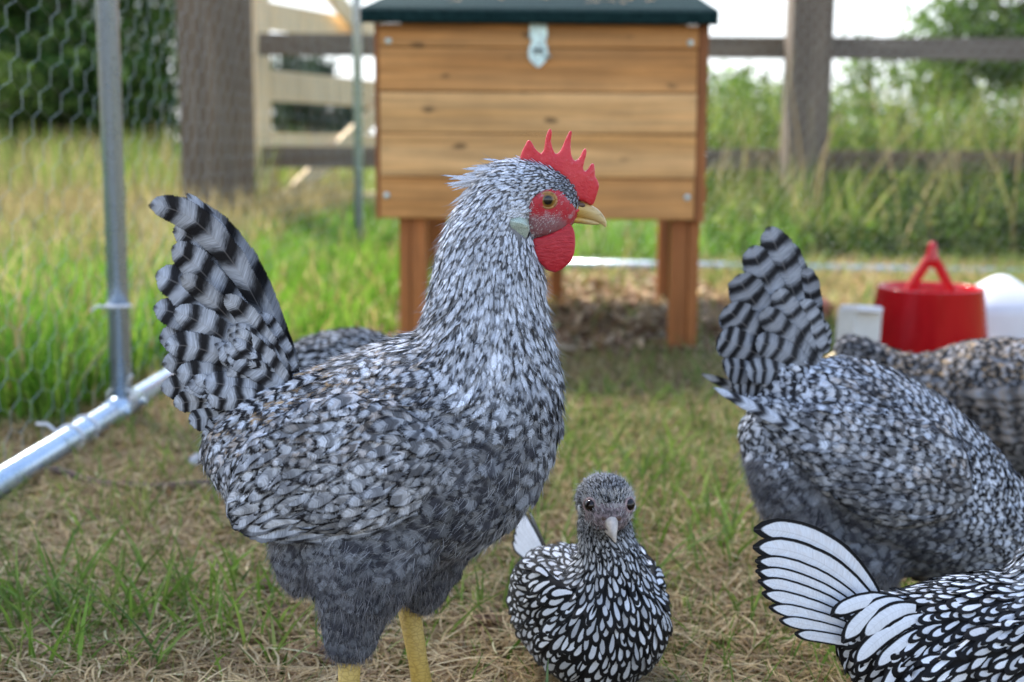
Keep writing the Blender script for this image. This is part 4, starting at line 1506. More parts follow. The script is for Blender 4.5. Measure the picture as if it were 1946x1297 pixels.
# white block
YB = 2.22
bl = P(1640, 640, YB)
zb = zat(585, YB)
blk = empty('white_block', (bl[0], YB + .05, 0), 'white block leaning on the grass left of the red feeder', 'block')
MB().box((bl[0] + .002, YB + .045, zb / 2 - .004), (.05, .075, zb), (R(-6), R(5), R(10)), .005, .5).build('block', M['white_paint'], blk)
MB().box((bl[0] + .0055, YB + .039, zb - .003), (.046, .073, .012), (R(-6), R(5), R(10)), .004, .5).build('cap', M['milky'], blk)
# brick shard, stick, clods, fallen feather
M['brick'] = simple('red_brick', (0.36, 0.12, 0.08), 0.9, var=0.35, scale=60, bump=0.5)
bs = G(1555, 615)
o = MB().box((bs[0], bs[1], .03), (.05, .05, .055), (.2, .15, .4), .008, .5, .006).build('brick_shard', M['brick'], None, False, origin=(bs[0], bs[1], 0))
tag(o, 'broken red brick piece on the ground behind the tail of the grey hen', 'brick')
M['twig'] = simple('dark_twig_bark', (0.075, 0.048, 0.042), 0.85, var=0.5, scale=90, bump=0.6)
tw = [G(65, 908), G(110, 918), G(190, 936), G(300, 944), G(400, 945), G(470, 950)]
tw = [np.array([q[0], q[1], .012 + .004 * math.sin(i * 2)]) for i, q in enumerate(tw)]
stick = empty('stick', tw[2], 'thin dark twig lying on the grass below the steel base rail', 'stick')
MB().tube(tw, [.0032, .0055, .0062, .0055, .0055, .0048], 10).build('stem', M['twig'], stick, True)
MB().tube([tw[4], tw[4] + np.array([.03, -.02, .008]), tw[4] + np.array([.06, -.03, .004])], [.0035, .003, .0012], 8).build('side_shoot', M['twig'], stick, True)
M['clod'] = simple('brown_clod', (0.13, 0.065, 0.036), 0.9, var=0.5, scale=80, bump=0.8)
for i, (a_, b_, r_, lb) in enumerate(((596, 948, .017, 'rust brown clod of soil against the dark twig'), (500, 1140, .015, 'dark brown dropping on the dry grass behind the big hen'), (540, 1185, .012, 'brown clod of earth by the feathered leg of the big hen'), (620, 1270, .013, 'brown clod at the lower edge beside the hen\'s near leg'), (925, 1205, .014, 'red brown clod between the big hen and the small laced bantam'))):
    q = G(a_, b_)
    b_m = bmesh.new(); bmesh.ops.create_icosphere(b_m, subdivisions=3, radius=1)
    for v in b_m.verts:
        s_ = 1 + .25 * math.sin(v.co.x * 5 + i) * math.sin(v.co.y * 6 - i) + .15 * math.sin(v.co.z * 9 + 2 * i)
        v.co = Vector((q[0] + v.co.x * r_ * s_, q[1] + v.co.y * r_ * s_, .008 + v.co.z * r_ * .7 * s_))
    o = MB().bm(b_m).build('clod', M['clod'], None, True, origin=(q[0], q[1], 0))
    tag(o, lb, 'clod')
q0, q1 = G(455, 915), G(358, 905)
fpl = Plumage()
fpl.quill([q0 + np.array([0, 0, .018]), (q0 + q1) / 2 + np.array([0, .01, .035]), q1 + np.array([0, 0, .02])], .012, (0, -.6, .8), nb=3, tone=.5, dark=.35)
o = fpl.build('fallen_feather', M['barred'], None)
tag(o, 'grey moulted feather lying on the grass under the tail', 'feather')
gb = [P(1036, 1300, .88), P(1036, 1262, .88), P(1039, 1250, .88)]
o = blades('grass_blade', np.array([[gb[0][0], .88, 0]]), np.array([gb[2][2]]), np.array([.0019]), np.array([[.03, 0]]), np.array([[.16, .26, .12]]))
o.data.update()
tag(o, 'single pale green grass blade standing before the small laced bantam', 'grass blade')

# ================================================================== THE BIG BARRED HEN
YH = 0.86


def prof_frame(Y):
    u = Y / F_PX / math.cos(PITCH) * 0.99
    return (lambda a, b, lat: P(a, b, Y) + np.array([0, lat * u, 0])), u


to, u = prof_frame(YH)
hx = P(730, 1000, YH)[0]
big = Hen('barred_hen', 'large black and white barred hen in profile with red comb and wattle', 'hen', (hx, YH, 0), to, u, None, .905)
big.H([(392, 815, 880, 14), (415, 792, 915, 44), (460, 762, 972, 78), (520, 735, 1012, 105), (600, 706, 1035, 128), (700, 668, 1052, 146), (800, 640, 1062, 154), (900, 625, 1045, 148), (980, 615, 985, 128), (1032, 660, 905, 90), (1060, 710, 815, 42)])
big.Vv([(760, 770, 1062, 128), (700, 775, 1058, 122), (640, 797, 1044, 108), (580, 815, 1034, 94), (520, 826, 1030, 81), (460, 842, 1017, 71), (420, 856, 1010, 64), (380, 882, 1035, 58), (345, 915, 1060, 50), (318, 950, 1050, 34)])
big.E(1040, 385, 0, 62, 62, 44, 0.25)
big.E(985, 370, 0, 88, 66, 54, 0.1)
big.T([(730, 940, -62, 150, 70), (705, 1020, -70, 128, 74), (688, 1100, -70, 88, 62), (678, 1150, -68, 60, 48), (674, 1190, -66, 46, 40), (672, 1216, -66, 38, 34), (672, 1228, -66, 18, 18)])
big.T([(800, 960, 62, 120, 70), (808, 1040, 66, 98, 66), (806, 1095, 66, 66, 52), (795, 1140, 64, 46, 42), (785, 1165, 64, 36, 30), (780, 1176, 64, 14, 14)])
big.T([(600, 1000, 0, 95, 90), (590, 1060, -20, 66, 70), (600, 1110, -30, 36, 46)])
big.body(M['underdown'], 0.0032, 6)
#            a    b     da   db    sp   len  wid  nb  tone  dark gold lace lift
BIG = [(1040, 312, -1, -0.05, 0.16, 0.616, 0.168, 1.17, 1.04, 0.24, 0.0, 0, 0.22),
       (960, 330, -1, 0.25, 0.176, 0.785, 0.194, 1.17, 1.092, 0.17, 0.1, 0, 0.28),
       (1075, 350, -0.7, 0.3, 0.12, 0.392, 0.13, 1.08, 0.51, 0.44, 0.0, 0, 0.2),
       (1010, 335, -1, 0.3, 0.16, 0.616, 0.168, 1.17, 0.988, 0.26, 0.0, 0, 0.22),
       (950, 400, -0.6, 0.8, 0.192, 0.84, 0.207, 1.26, 1.092, 0.14, 0.05, 0, 0.2),
       (900, 400, -0.5, 0.9, 0.224, 0.952, 0.221, 1.26, 1.092, 0.14, 0.08, 0, 0.2),
       (985, 460, -0.2, 1, 0.224, 0.952, 0.233, 1.17, 1.04, 0.16, 0, 0, 0.18),
       (1000, 520, -0.05, 1, 0.272, 1.233, 0.292, 1.17, 1.04, 0.16, 0, 0, 0.17),
       (880, 490, -0.25, 1, 0.272, 1.233, 0.298, 1.35, 1.04, 0.18, 0.05, 0, 0.17),
       (920, 560, -0.1, 1, 0.336, 1.681, 0.363, 1.44, 1.04, 0.18, 0.03, 0, 0.15),
       (830, 600, -0.5, 0.9, 0.336, 1.681, 0.356, 1.53, 1.04, 0.2, 0.1, 0, 0.15),
       (1045, 580, 0.05, 1, 0.368, 1.681, 0.454, 1.44, 0.936, 0.2, 0.05, 0, 0.2),
       (900, 660, -0.25, 1, 0.416, 2.018, 0.486, 1.62, 0.988, 0.22, 0.05, 0, 0.14),
       (1040, 680, -0.05, 1, 0.48, 2.018, 0.648, 1.62, 0.832, 0.26, 0.03, 0, 0.16),
       (1050, 780, -0.15, 1, 0.7, 2.0, 1.25, 1.9, 0.434, 0.414, 0, 0, 0.13),
       (780, 700, -0.9, 0.5, 0.58, 1.9, 0.85, 1.8, 1.0, 0.4, 0.45, 0.1, 0.13),
       (660, 720, -1, 0.3, 0.6, 2.0, 0.9, 1.9, 0.95, 0.44, 0.6, 0.15, 0.12),
       (560, 760, -1, 0.35, 0.58, 2.1, 0.8, 2.4, 0.95, 0.45, 0.6, 0.1, 0.12),
       (470, 810, -0.75, 0.7, 0.55, 2.2, 0.75, 2.8, 0.95, 0.45, 0.5, 0.1, 0.12),
       (420, 880, -0.45, 0.95, 0.55, 2.0, 0.8, 2.8, 0.85, 0.48, 0.1, 0.1, 0.13),
       (460, 950, -0.4, 1, 0.6, 2.0, 0.9, 2.4, 0.49, 0.45, 0.05, 0.1, 0.13),
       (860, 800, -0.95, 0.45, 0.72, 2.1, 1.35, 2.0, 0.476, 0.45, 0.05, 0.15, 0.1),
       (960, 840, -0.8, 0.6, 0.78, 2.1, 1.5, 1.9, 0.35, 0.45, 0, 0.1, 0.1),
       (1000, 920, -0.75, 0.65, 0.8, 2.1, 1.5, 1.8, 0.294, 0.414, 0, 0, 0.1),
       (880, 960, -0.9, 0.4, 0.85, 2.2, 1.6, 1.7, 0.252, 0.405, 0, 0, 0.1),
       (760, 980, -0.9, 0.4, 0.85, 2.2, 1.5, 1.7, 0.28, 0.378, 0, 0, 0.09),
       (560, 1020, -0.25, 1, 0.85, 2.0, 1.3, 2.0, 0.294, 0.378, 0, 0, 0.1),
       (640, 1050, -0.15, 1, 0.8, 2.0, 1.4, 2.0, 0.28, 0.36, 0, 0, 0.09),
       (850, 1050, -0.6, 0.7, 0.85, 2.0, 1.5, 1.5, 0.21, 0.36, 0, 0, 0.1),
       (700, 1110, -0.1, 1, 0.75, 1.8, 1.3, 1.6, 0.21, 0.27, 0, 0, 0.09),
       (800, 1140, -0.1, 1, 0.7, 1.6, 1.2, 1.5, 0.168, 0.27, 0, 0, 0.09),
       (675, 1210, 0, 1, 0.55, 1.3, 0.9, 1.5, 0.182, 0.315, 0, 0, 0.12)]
fld = big.field(BIG)
FACE = [(1003, 392), (1012, 372), (1035, 356), (1062, 358), (1078, 372), (1098, 398), (1106, 430), (1080, 452), (1030, 462), (1006, 440), (1004, 415)]
LOBE = [(966, 414), (985, 405), (1003, 412), (1006, 432), (1000, 452), (985, 440), (970, 428)]
inv_u = 1.0


def to_px(p, Y):
    d = p - np.array([0, 0, CAM_H])
    fz = d[1] * math.cos(PITCH) - d[2] * math.sin(PITCH)
    uz = d[1] * math.sin(PITCH) + d[2] * math.cos(PITCH)
    x, y = d[0] / fz, uz / fz
    c_, s_ = math.cos(ROLL), math.sin(ROLL)
    return CX + F_PX * (x * c_ + y * s_), CY - F_PX * (-x * s_ + y * c_)


def plane_px(p, Y):
    return to_px(np.array([p[0], Y, p[2]]), Y)


def ex_big(p):
    a, b = plane_px(p, YH)
    return a > 960 and (inpoly(a, b, FACE) or inpoly(a, b, LOBE) or (972 < a < 1008 and 384 < b < 415) or (a > 1103 and b > 330))


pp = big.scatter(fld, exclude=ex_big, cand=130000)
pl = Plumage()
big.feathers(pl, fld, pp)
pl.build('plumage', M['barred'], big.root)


def sel_px(fn, Y):
    def s_(pts):
        d = pts - np.array([0, 0, CAM_H])
        d = np.c_[pts[:, 0], np.full(len(pts), Y), pts[:, 2] - CAM_H]
        fz = d[:, 1] * math.cos(PITCH) - d[:, 2] * math.sin(PITCH)
        uz = d[:, 1] * math.sin(PITCH) + d[:, 2] * math.cos(PITCH)
        return fn(CX + F_PX * d[:, 0] / fz, CY - F_PX * uz / fz)
    return s_


big.fluff('fluff', fld, sel_px(lambda a, b: (b > 1030 + 0.0 * a) | ((a < 560) & (b > 985)), YH), 20000, .65, .00014, M['fluff'], .35)
big.fluff('loose_barbs', fld, sel_px(lambda a, b: (b < 1030) & ((a < 955) | (b > 480)), YH), 30000, .75, .00011, M['dark_wisp'], .22)

# wings
for side in (-1, 1):
    st_ = ([], [])
    big.T([(858, 800, side * 118, 20, 16), (820, 818, side * 136, 72, 28), (740, 840, side * 143, 118, 32), (650, 858, side * 136, 130, 30), (570, 892, side * 120, 108, 26), (510, 938, side * 100, 66, 18), (480, 978, side * 88, 22, 10)], store=st_)
    wV, wF = remeshed(st_[0], st_[1], .0035, 4)
    wing = mk('wing', wV, wF, M['underdown'], big.root, True)
    wb = BVHTree.FromPolygons([Vector(v) for v in wV], wF)
    WT = [(840, 790, -0.9, 0.4, 0.57, 2.43, 1.08, 2.185, 0.75, 0.56, 0.056, 0.24, 0.1),
          (760, 760, -1, 0.3, 0.552, 2.43, 0.99, 2.185, 0.9, 0.51, 0.35, 0.2, 0.1),
          (740, 860, -0.9, 0.5, 0.607, 2.43, 1.08, 2.07, 0.75, 0.46, 0.07, 0.48, 0.1),
          (640, 800, -1, 0.4, 0.552, 2.43, 0.99, 2.185, 0.9, 0.48, 0.28, 0.36, 0.1),
          (640, 880, -0.9, 0.5, 0.607, 2.565, 1.08, 2.07, 0.85, 0.46, 0.056, 0.6, 0.1),
          (600, 950, -0.95, 0.3, 0.736, 3.51, 1.08, 2.3, 0.8, 0.48, 0.035, 0.6, 0.08),
          (530, 920, -0.75, 0.75, 0.644, 2.97, 0.99, 2.53, 0.85, 0.48, 0.035, 0.48, 0.09)]
    wf = big.field(WT)
    wp = big.scatter(wf, wV, wF, cand=12000)
    wp = wp[((wp - big._ab(700, 850)) @ big.lat) * side > 100 * u]
    wpl = Plumage()
    big.feathers(wpl, wf, wp, wb, jitter=.24)
    nrm = big.lat * side
    for i, (b0, b1, c0, t0) in enumerate((((800, 925), (700, 965), (560, 985), .8), ((790, 905), (690, 945), (520, 990), .85), ((760, 890), (650, 930), (492, 992), .9), ((740, 870), (610, 905), (480, 985), .85), ((700, 850), (580, 880), (476, 965), .9), ((660, 830), (560, 860), (484, 940), .9), ((620, 815), (540, 830), (480, 910), .85))):
        lt = 146 - 0.00062 * 0 - i * 1.2
        wpl.quill([big._ab(*b0, side * (lt + 4)), big._ab(*b1, side * (lt + 14)), big._ab(*c0, side * (lt - 34))], .0088, nrm + np.array([0, 0, .25]), nb=4, tone=t0, dark=.4, lace=.55, camber=.12)
    wpl.build('wing_feathers', M['barred'], wing)

# tail
tail = Plumage()
TF = [  # base, control, tip, width, lateral base, lateral tip, nb, dark
    ((548, 705), (470, 470), (352, 364), 17, 4, 10, 5, .45),
    ((545, 700), (420, 380), (284, 392), 34, 0, -6, 5.2, .48),
    ((540, 710), (400, 450), (318, 440), 34, 18, 30, 5, .6),
    ((530, 715), (395, 500), (322, 470), 36, 8, 12, 4.6, .55),
    ((520, 720), (385, 545), (284, 522), 38, 14, 22, 4.6, .55),
    ((512, 728), (380, 600), (280, 590), 38, 18, 28, 4.6, .62),
    ((505, 735), (390, 645), (290, 655), 38, 20, 30, 4.4, .62),
    ((500, 745), (400, 680), (296, 700), 34, 16, 24, 6, .55),
    ((545, 735), (430, 560), (352, 520), 30, -14, -22, 4.5, .5),
    ((535, 745), (420, 610), (335, 590), 32, -18, -26, 4.5, .5),
    ((528, 755), (410, 640), (318, 655), 32, -20, -30, 5, .5),
    ((520, 765), (420, 700), (340, 700), 32, -22, -32, 4.5, .5),
    ((500, 775), (400, 720), (312, 735), 30, -10, -14, 6.5, .5),
    ((490, 785), (400, 750), (335, 770), 28, -14, -18, 6.5, .5),
    ((480, 795), (410, 780), (360, 800), 26, -16, -20, 6.5, .5),
    ((475, 800), (425, 800), (390, 818), 24, -18, -22, 6, .5),
    ((555, 725), (500, 620), (430, 560), 26, -22, -30, 4.2, .45),
    ((560, 735), (500, 660), (440, 620), 26, -28, -34, 4.2, .45),
    ((560, 745), (480, 680), (420, 660), 26, -30, -38, 4.2, .45),
    ((565, 715), (545, 640), (500, 590), 18, -8, -10, 4.5, .45),
    ((550, 755), (470, 715), (400, 715), 26, -34, -40, 4, .45),
    ((545, 765), (470, 745), (405, 755), 24, -36, -42, 4, .45)]
for bs_, ct, tp, w_, l0, l1, nb, dk in TF:
    jx, jy = random.uniform(-7, 7), random.uniform(-6, 6)
    tail.quill([to(*bs_, l0 * 1.3), to(ct[0] + jx, ct[1] + jy, (l0 + l1) * .65 - 4), to(tp[0] + jx * .6, tp[1] + jy * .6, l1 * 1.3)], w_ * u * random.uniform(.86, 1.04), (-.25 + random.uniform(-.25, .25), -1, .12 + random.uniform(-.3, .3)),
               nb=(5.2 if nb > 4.5 else 4.2), rnd=random.uniform(0, .22), tone=random.uniform(.62, .88), dark=min(.54, dk + random.uniform(-.04, .04)), camber=.14, jag=.05)
for i in range(26):                      # loose covert feathers along the fan
    t = random.random()
    b0 = np.array([560 - 70 * t, 700 + 85 * t]); an = random.uniform(.25, .95) * (1 - .5 * t)
    L_ = random.uniform(70, 150)
    e_ = b0 + np.array([-math.cos(an), -math.sin(an)]) * L_
    m_ = (b0 + e_) / 2 + np.array([4, -10])
    tail.quill([to(*b0, -30), to(*m_, -44), to(*e_, -46 - 8 * random.random())], random.uniform(11, 19) * u, (random.uniform(-.4, .1), -1, random.uniform(-.1, .4)), nb=3.2, rnd=random.uniform(0, .22), tone=random.uniform(.6, .85), dark=.46, camber=.14, jag=.05)
for bs_, ct, tp, w_, l0, l1, nb, dk in TF[1:16:1]:
    tail.quill([to(*bs_, 40 - l0 * .3), to(ct[0] + 8, ct[1] + 6, 58), to(tp[0] + 14, tp[1] + 12, 74 + abs(l1) * .3)], w_ * u, (-.2, 1, .2), nb=4.2, rnd=random.uniform(0, .22), tone=.65, dark=dk, camber=.22)
tail.build('tail', M['barred'], big.root)
# saddle hackles spilling over the tail base
sh = Plumage()
for i in range(90):
    a0 = random.uniform(500, 640); b0 = 765 - (a0 - 500) * .36 + random.uniform(-18, 30)
    lt = random.uniform(-60, 10)
    L_ = random.uniform(60, 100)
    dx, dy = -random.uniform(.75, 1), random.uniform(.1, .6)
    sh.quill([to(a0, b0, lt), to(a0 + dx * L_ * .5, b0 + dy * L_ * .4 - 12, lt - 12), to(a0 + dx * L_, b0 + dy * L_, lt - 14)], random.uniform(7, 11) * u, (-.1, -1, .5), nb=2.6, tone=.95, dark=.42, gold=random.uniform(0, .5), rows=8)
sh.build('saddle_feathers', M['barred'], big.root)
# crest wisps at the nape
wp_b, wp_d, wp_l = [], [], []
for i in range(70):
    a0 = random.uniform(915, 985); b0 = 318 + max(0, (960 - a0)) * .75 + random.uniform(-4, 10)
    lt = random.uniform(-25, 25)
    an = random.uniform(-.12, .75)
    wp_b.append(to(a0, b0, lt)); dd = to(a0 - math.cos(an), b0 + math.sin(an) * .9 - .12, 0) - to(a0, b0, 0)
    wp_d.append(unit(dd)); wp_l.append(random.uniform(.012, .031))
wl = Plumage()
for b_, d_, l_ in zip(wp_b, wp_d, wp_l):
    wl.quill([b_, b_ + d_ * l_ * .5 + np.array([0, 0, .0015]), b_ + d_ * l_ * 1.0 - np.array([0, 0, .001])], random.uniform(.0007, .0014), (random.uniform(-.3, .3), -1, .5), nb=1, tone=1.1, dark=.06, gold=random.uniform(0, .4), rows=7, rootw=.8)
wl.build('crest_feathers', M['barred'], big.root)


# comb
def slab(poly, lat0, thick, vox, it, name, mat, h, bulge=None):
    """a fleshy lobe: outline at its own place, rounded by a remesh"""
    n = len(poly)
    V = [tuple(h._ab(a, b, lat0 - thick)) for a, b in poly] + [tuple(h._ab(a, b, lat0 + thick)) for a, b in poly]
    F = [list(range(n)), [n + i for i in range(n)][::-1]] + [[i, n + i, n + (i + 1) % n, (i + 1) % n] for i in range(n)]
    b_ = bmesh.new()
    vs = [b_.verts.new(v) for v in V]
    for f in F:
        b_.faces.new([vs[i] for i in f])
    bmesh.ops.recalc_face_normals(b_, faces=b_.faces[:])
    bmesh.ops.triangulate(b_, faces=b_.faces[:])
    b_.verts.index_update()
    VV, FF = remeshed([v.co[:] for v in b_.verts], [[v.index for v in f.verts] for f in b_.faces], vox, it)
    b_.free()
    if bulge:
        c0 = h._ab(bulge[0], bulge[1], lat0)
        rel = VV - c0
        lt = rel @ h.lat
        rr = np.linalg.norm(rel - lt[:, None] * h.lat, axis=1) / (bulge[2] * h.u)
        VV = VV + (lt * bulge[3] * np.clip(1 - rr ** 2, 0, 1))[:, None] * h.lat
    return mk(name, VV, FF, mat, h.root, True)


def dense(poly, k=6):
    return [tuple(r_) for r_ in smooth_rows(list(poly) + [poly[0]], k)[:-1]]


COMB = [(992, 322), (988, 304), (992, 288), (1000, 272), (1004, 265), (1010, 270), (1018, 284), (1028, 292), (1034, 284), (1036, 268), (1040, 252), (1046, 244), (1049, 252), (1047, 268), (1051, 284), (1057, 294),
        (1066, 284), (1076, 262), (1083, 249), (1087, 250), (1085, 266), (1085, 290), (1091, 306), (1101, 300), (1108, 286), (1113, 282), (1115, 290), (1110, 308), (1108, 322), (1114, 326), (1122, 314), (1127, 309), (1130, 318), (1131, 336), (1136, 344), (1138, 356),
        (1132, 376), (1128, 388), (1122, 390), (1110, 384), (1094, 378), (1080, 350), (1060, 330), (1030, 318)]
slab(dense(COMB, 3), 0, 9, .0011, 3, 'comb', M['comb'], big, (1090, 340, 70, 1.0))
WAT = [(1012, 452), (1030, 448), (1060, 436), (1075, 424), (1086, 428), (1092, 446), (1092, 470), (1086, 492), (1070, 508), (1054, 516), (1036, 508), (1020, 492), (1008, 474)]
slab(dense(WAT, 3), -20, 6, .0011, 6, 'wattle', M['wattle'], big, (1055, 472, 46, 1.1))
slab([(a - 4, b + 3) for a, b in dense(WAT, 3)], 22, 6, .0011, 6, 'wattle', M['wattle'], big, (1055, 472, 46, 1.1))


def skin_patch(h, poly, off, name, mat, side, step=3.0, bulge=0.0, fz=None):
    a0, a1 = min(q[0] for q in poly), max(q[0] for q in poly)
    b0, b1 = min(q[1] for q in poly), max(q[1] for q in poly)
    na, nb_ = int((a1 - a0) / step) + 2, int((b1 - b0) / step) + 2
    idx, V, F, T = {}, [], [], []
    P2 = np.array(poly)

    def edge_d(a, b):
        best = 1e9
        for i in range(len(poly)):
            p, q = P2[i], P2[(i + 1) % len(poly)]
            t = np.clip(((a - p[0]) * (q[0] - p[0]) + (b - p[1]) * (q[1] - p[1])) / (((q - p) ** 2).sum() + 1e-9), 0, 1)
            best = min(best, math.hypot(a - p[0] - t * (q[0] - p[0]), b - p[1] - t * (q[1] - p[1])))
        return best
    for j in range(nb_):
        for i in range(na):
            a, b = a0 + i * step, b0 + j * step
            if inpoly(a, b, poly) or edge_d(a, b) < step * 1.2:
                inn = edge_d(a, b) if inpoly(a, b, poly) else -edge_d(a, b)
                p, nr = h.hit(a, b, side)
                if np.dot(nr, h.lat) * side < 0:
                    nr = -nr
                e = np.clip(inn / 8.0, -1, 1)
                p = p + nr * (off * e + bulge * np.clip(inn / 14.0, 0, 1)) - nr * (0.001 if inn < 0 else 0)
                idx[(i, j)] = len(V)
                V.append(p)
                v_ = fz(a, b) if fz else 0.5
                T.append((v_, v_, v_))
    for (i, j), k_ in idx.items():
        q = [(i, j), (i + 1, j), (i + 1, j + 1), (i, j + 1)]
        if all(t in idx for t in q):
            F.append([idx[t] for t in q])
    return mk(name, V, F, mat, h.root, True, attrs={'fa': ('FLOAT_VECTOR', T)})


for side in (-1, 1):
    skin_patch(big, FACE, .0016, 'face', M['face'], side, 2.5, .0004, lambda a, b: np.clip((b - 385) / 45 - max(0, (a - 1060)) / 45, 0, 1))
    skin_patch(big, LOBE, .0022, 'earlobe', M['lobe'], side, 2.5, .0036)
    q, nr = big.hit(1040, 379, side)
    ey = np.array([q[0], q[1], q[2]]) + big.lat * side * .0008
    eo = MB().sphere(ey, (.0050, .0028, .0050), 28, 18).build('eye', M['eye'], big.root, True, origin=ey)
    MB().tube([ey + big.lat * side * .0006 + np.array([.0053 * math.cos(t), 0, .0049 * math.sin(t)]) for t in np.linspace(0, 2 * math.pi, 30)], .0009, 8).build('eyelid', M['eyelid'], big.root, True)
# fine white hairs on the bare face
hb, hd = [], []
while len(hb) < 520:
    a0, b0 = random.uniform(1000, 1108), random.uniform(352, 466)
    if not inpoly(a0, b0, FACE) or math.hypot(a0 - 1040, b0 - 379) < 20:
        continue
    if random.random() > (.25 if b0 < 400 and a0 > 1015 else 1):
        continue
    q, nr = big.hit(a0, b0, -1)
    hb.append(q + np.array([0, -.0016, 0])); hd.append(unit(to(a0 - .8 + random.gauss(0, .5), b0 + .4 + random.gauss(0, .5), 0) - to(a0, b0, 0) + np.array([0, -.0002, 0])))
ribbons('face_hair', np.array(hb), np.array(hd), np.full(len(hb), .0026), np.full(len(hb), .00011), M['white_wisp'], big.root)
# white tuft above the earlobe
tf = Plumage()
for i in range(60):
    a0, b0 = random.gauss(992, 8), random.gauss(392, 7)
    q, nr = big.hit(a0, b0, -1)
    d_ = unit(to(a0 - .9, b0 + random.uniform(-.1, .6), 0) - to(a0, b0, 0))
    q = q + np.array([0, -.001, 0])
    tf.quill([q, q + d_ * .003 - np.array([0, .0018, 0]), q + d_ * .006 - np.array([0, .002, 0])], .0013, (0, -1, .3), nb=1, tone=1.12, dark=.03, rows=6)
tf.build('ear_tuft', M['barred'], big.root)


def beak(h, up, low, mat, mat2=None):
    st1 = ([], [])
    h.T(up, store=st1)
    V, F = remeshed(st1[0], st1[1], .0009, 3)
    b_ = mk('beak', V, F, mat, h.root, True)
    st2 = ([], [])
    h.T(low, store=st2)
    V, F = remeshed(st2[0], st2[1], .0009, 3)
    mk('lower_beak', V, F, mat, h.root, True)
    return b_


beak(big, [(1072, 392, 0, 17, 24), (1092, 397, 0, 17, 20), (1112, 401, 0, 15, 15), (1130, 408, 0, 12, 10), (1143, 418, 0, 8, 6), (1150, 428, 0, 4, 3), (1152, 433, 0, 1.5, 1.5)],
     [(1076, 416, 0, 8, 19), (1098, 418, 0, 7, 14), (1120, 422, 0, 5.5, 9), (1136, 425, 0, 3, 4), (1141, 426, 0, 1.5, 2)], M['beak'])
for side in (-1, 1):
    c = to(1102, 390, side * 13)
    MB().sphere(c, (.0034, .0014, .0018), 14, 8).build('nostril', M['nostril'], big.root, True)
    # red skin at the corner of the mouth
    st_ = ([], [])
    big.T([(1050, 420, side * 36, 3, 3), (1066, 412, side * 32, 6, 5), (1084, 404, side * 24, 6, 5), (1100, 398, side * 17, 3, 3)], store=st_)
    V, F = remeshed(st_[0], st_[1], .0009, 3)
    mk('mouth_corner', V, F, M['comb'], big.root, True)
foot(big, M['shank'], 672, 1205, -66, 1.1, name='leg', rr=.0071, shank=(P(668, 1300, YH)[0], YH - 66 * u))
foot(big, M['shank'], 768, 1150, 64, 1.1, name='leg', rr=.0073, shank=(P(812, 1400, YH)[0], YH + 64 * u))

# ================================================================== GREY HEN PECKING ON THE RIGHT
Y2 = 1.10
to2, u2 = prof_frame(Y2)
h2 = Hen('barred_hen', 'grey barred hen bending down with its tail raised, right of the big hen', 'hen', (P(1680, 900, Y2)[0], Y2, 0), to2, u2, None, .917)
h2.T([(1445, 775, 0, 50, 46), (1480, 800, 0, 108, 84), (1560, 830, 0, 165, 116), (1660, 885, 0, 178, 132), (1760, 945, 0, 165, 130), (1850, 1000, 0, 132, 104), (1930, 1040, 0, 98, 76), (2000, 1075, 0, 70, 56), (2070, 1130, 0, 52, 46), (2110, 1190, 0, 36, 34), (2118, 1215, 0, 14, 14)])
h2.T([(1480, 790, 0, 60, 60), (1500, 720, 0, 46, 44), (1510, 680, 0, 24, 22)])
h2.T([(1510, 860, -30, 100, 70), (1520, 930, -30, 84, 70), (1570, 1000, -40, 70, 60), (1640, 1050, -50, 60, 52), (1660, 1090, -50, 34, 30), (1664, 1110, -50, 18, 18)])
h2.T([(1600, 980, 50, 90, 60), (1650, 1040, 52, 64, 52), (1690, 1085, 52, 34, 30), (1692, 1104, 52, 18, 18)])
h2.body(M['underdown'], .0042, 6)
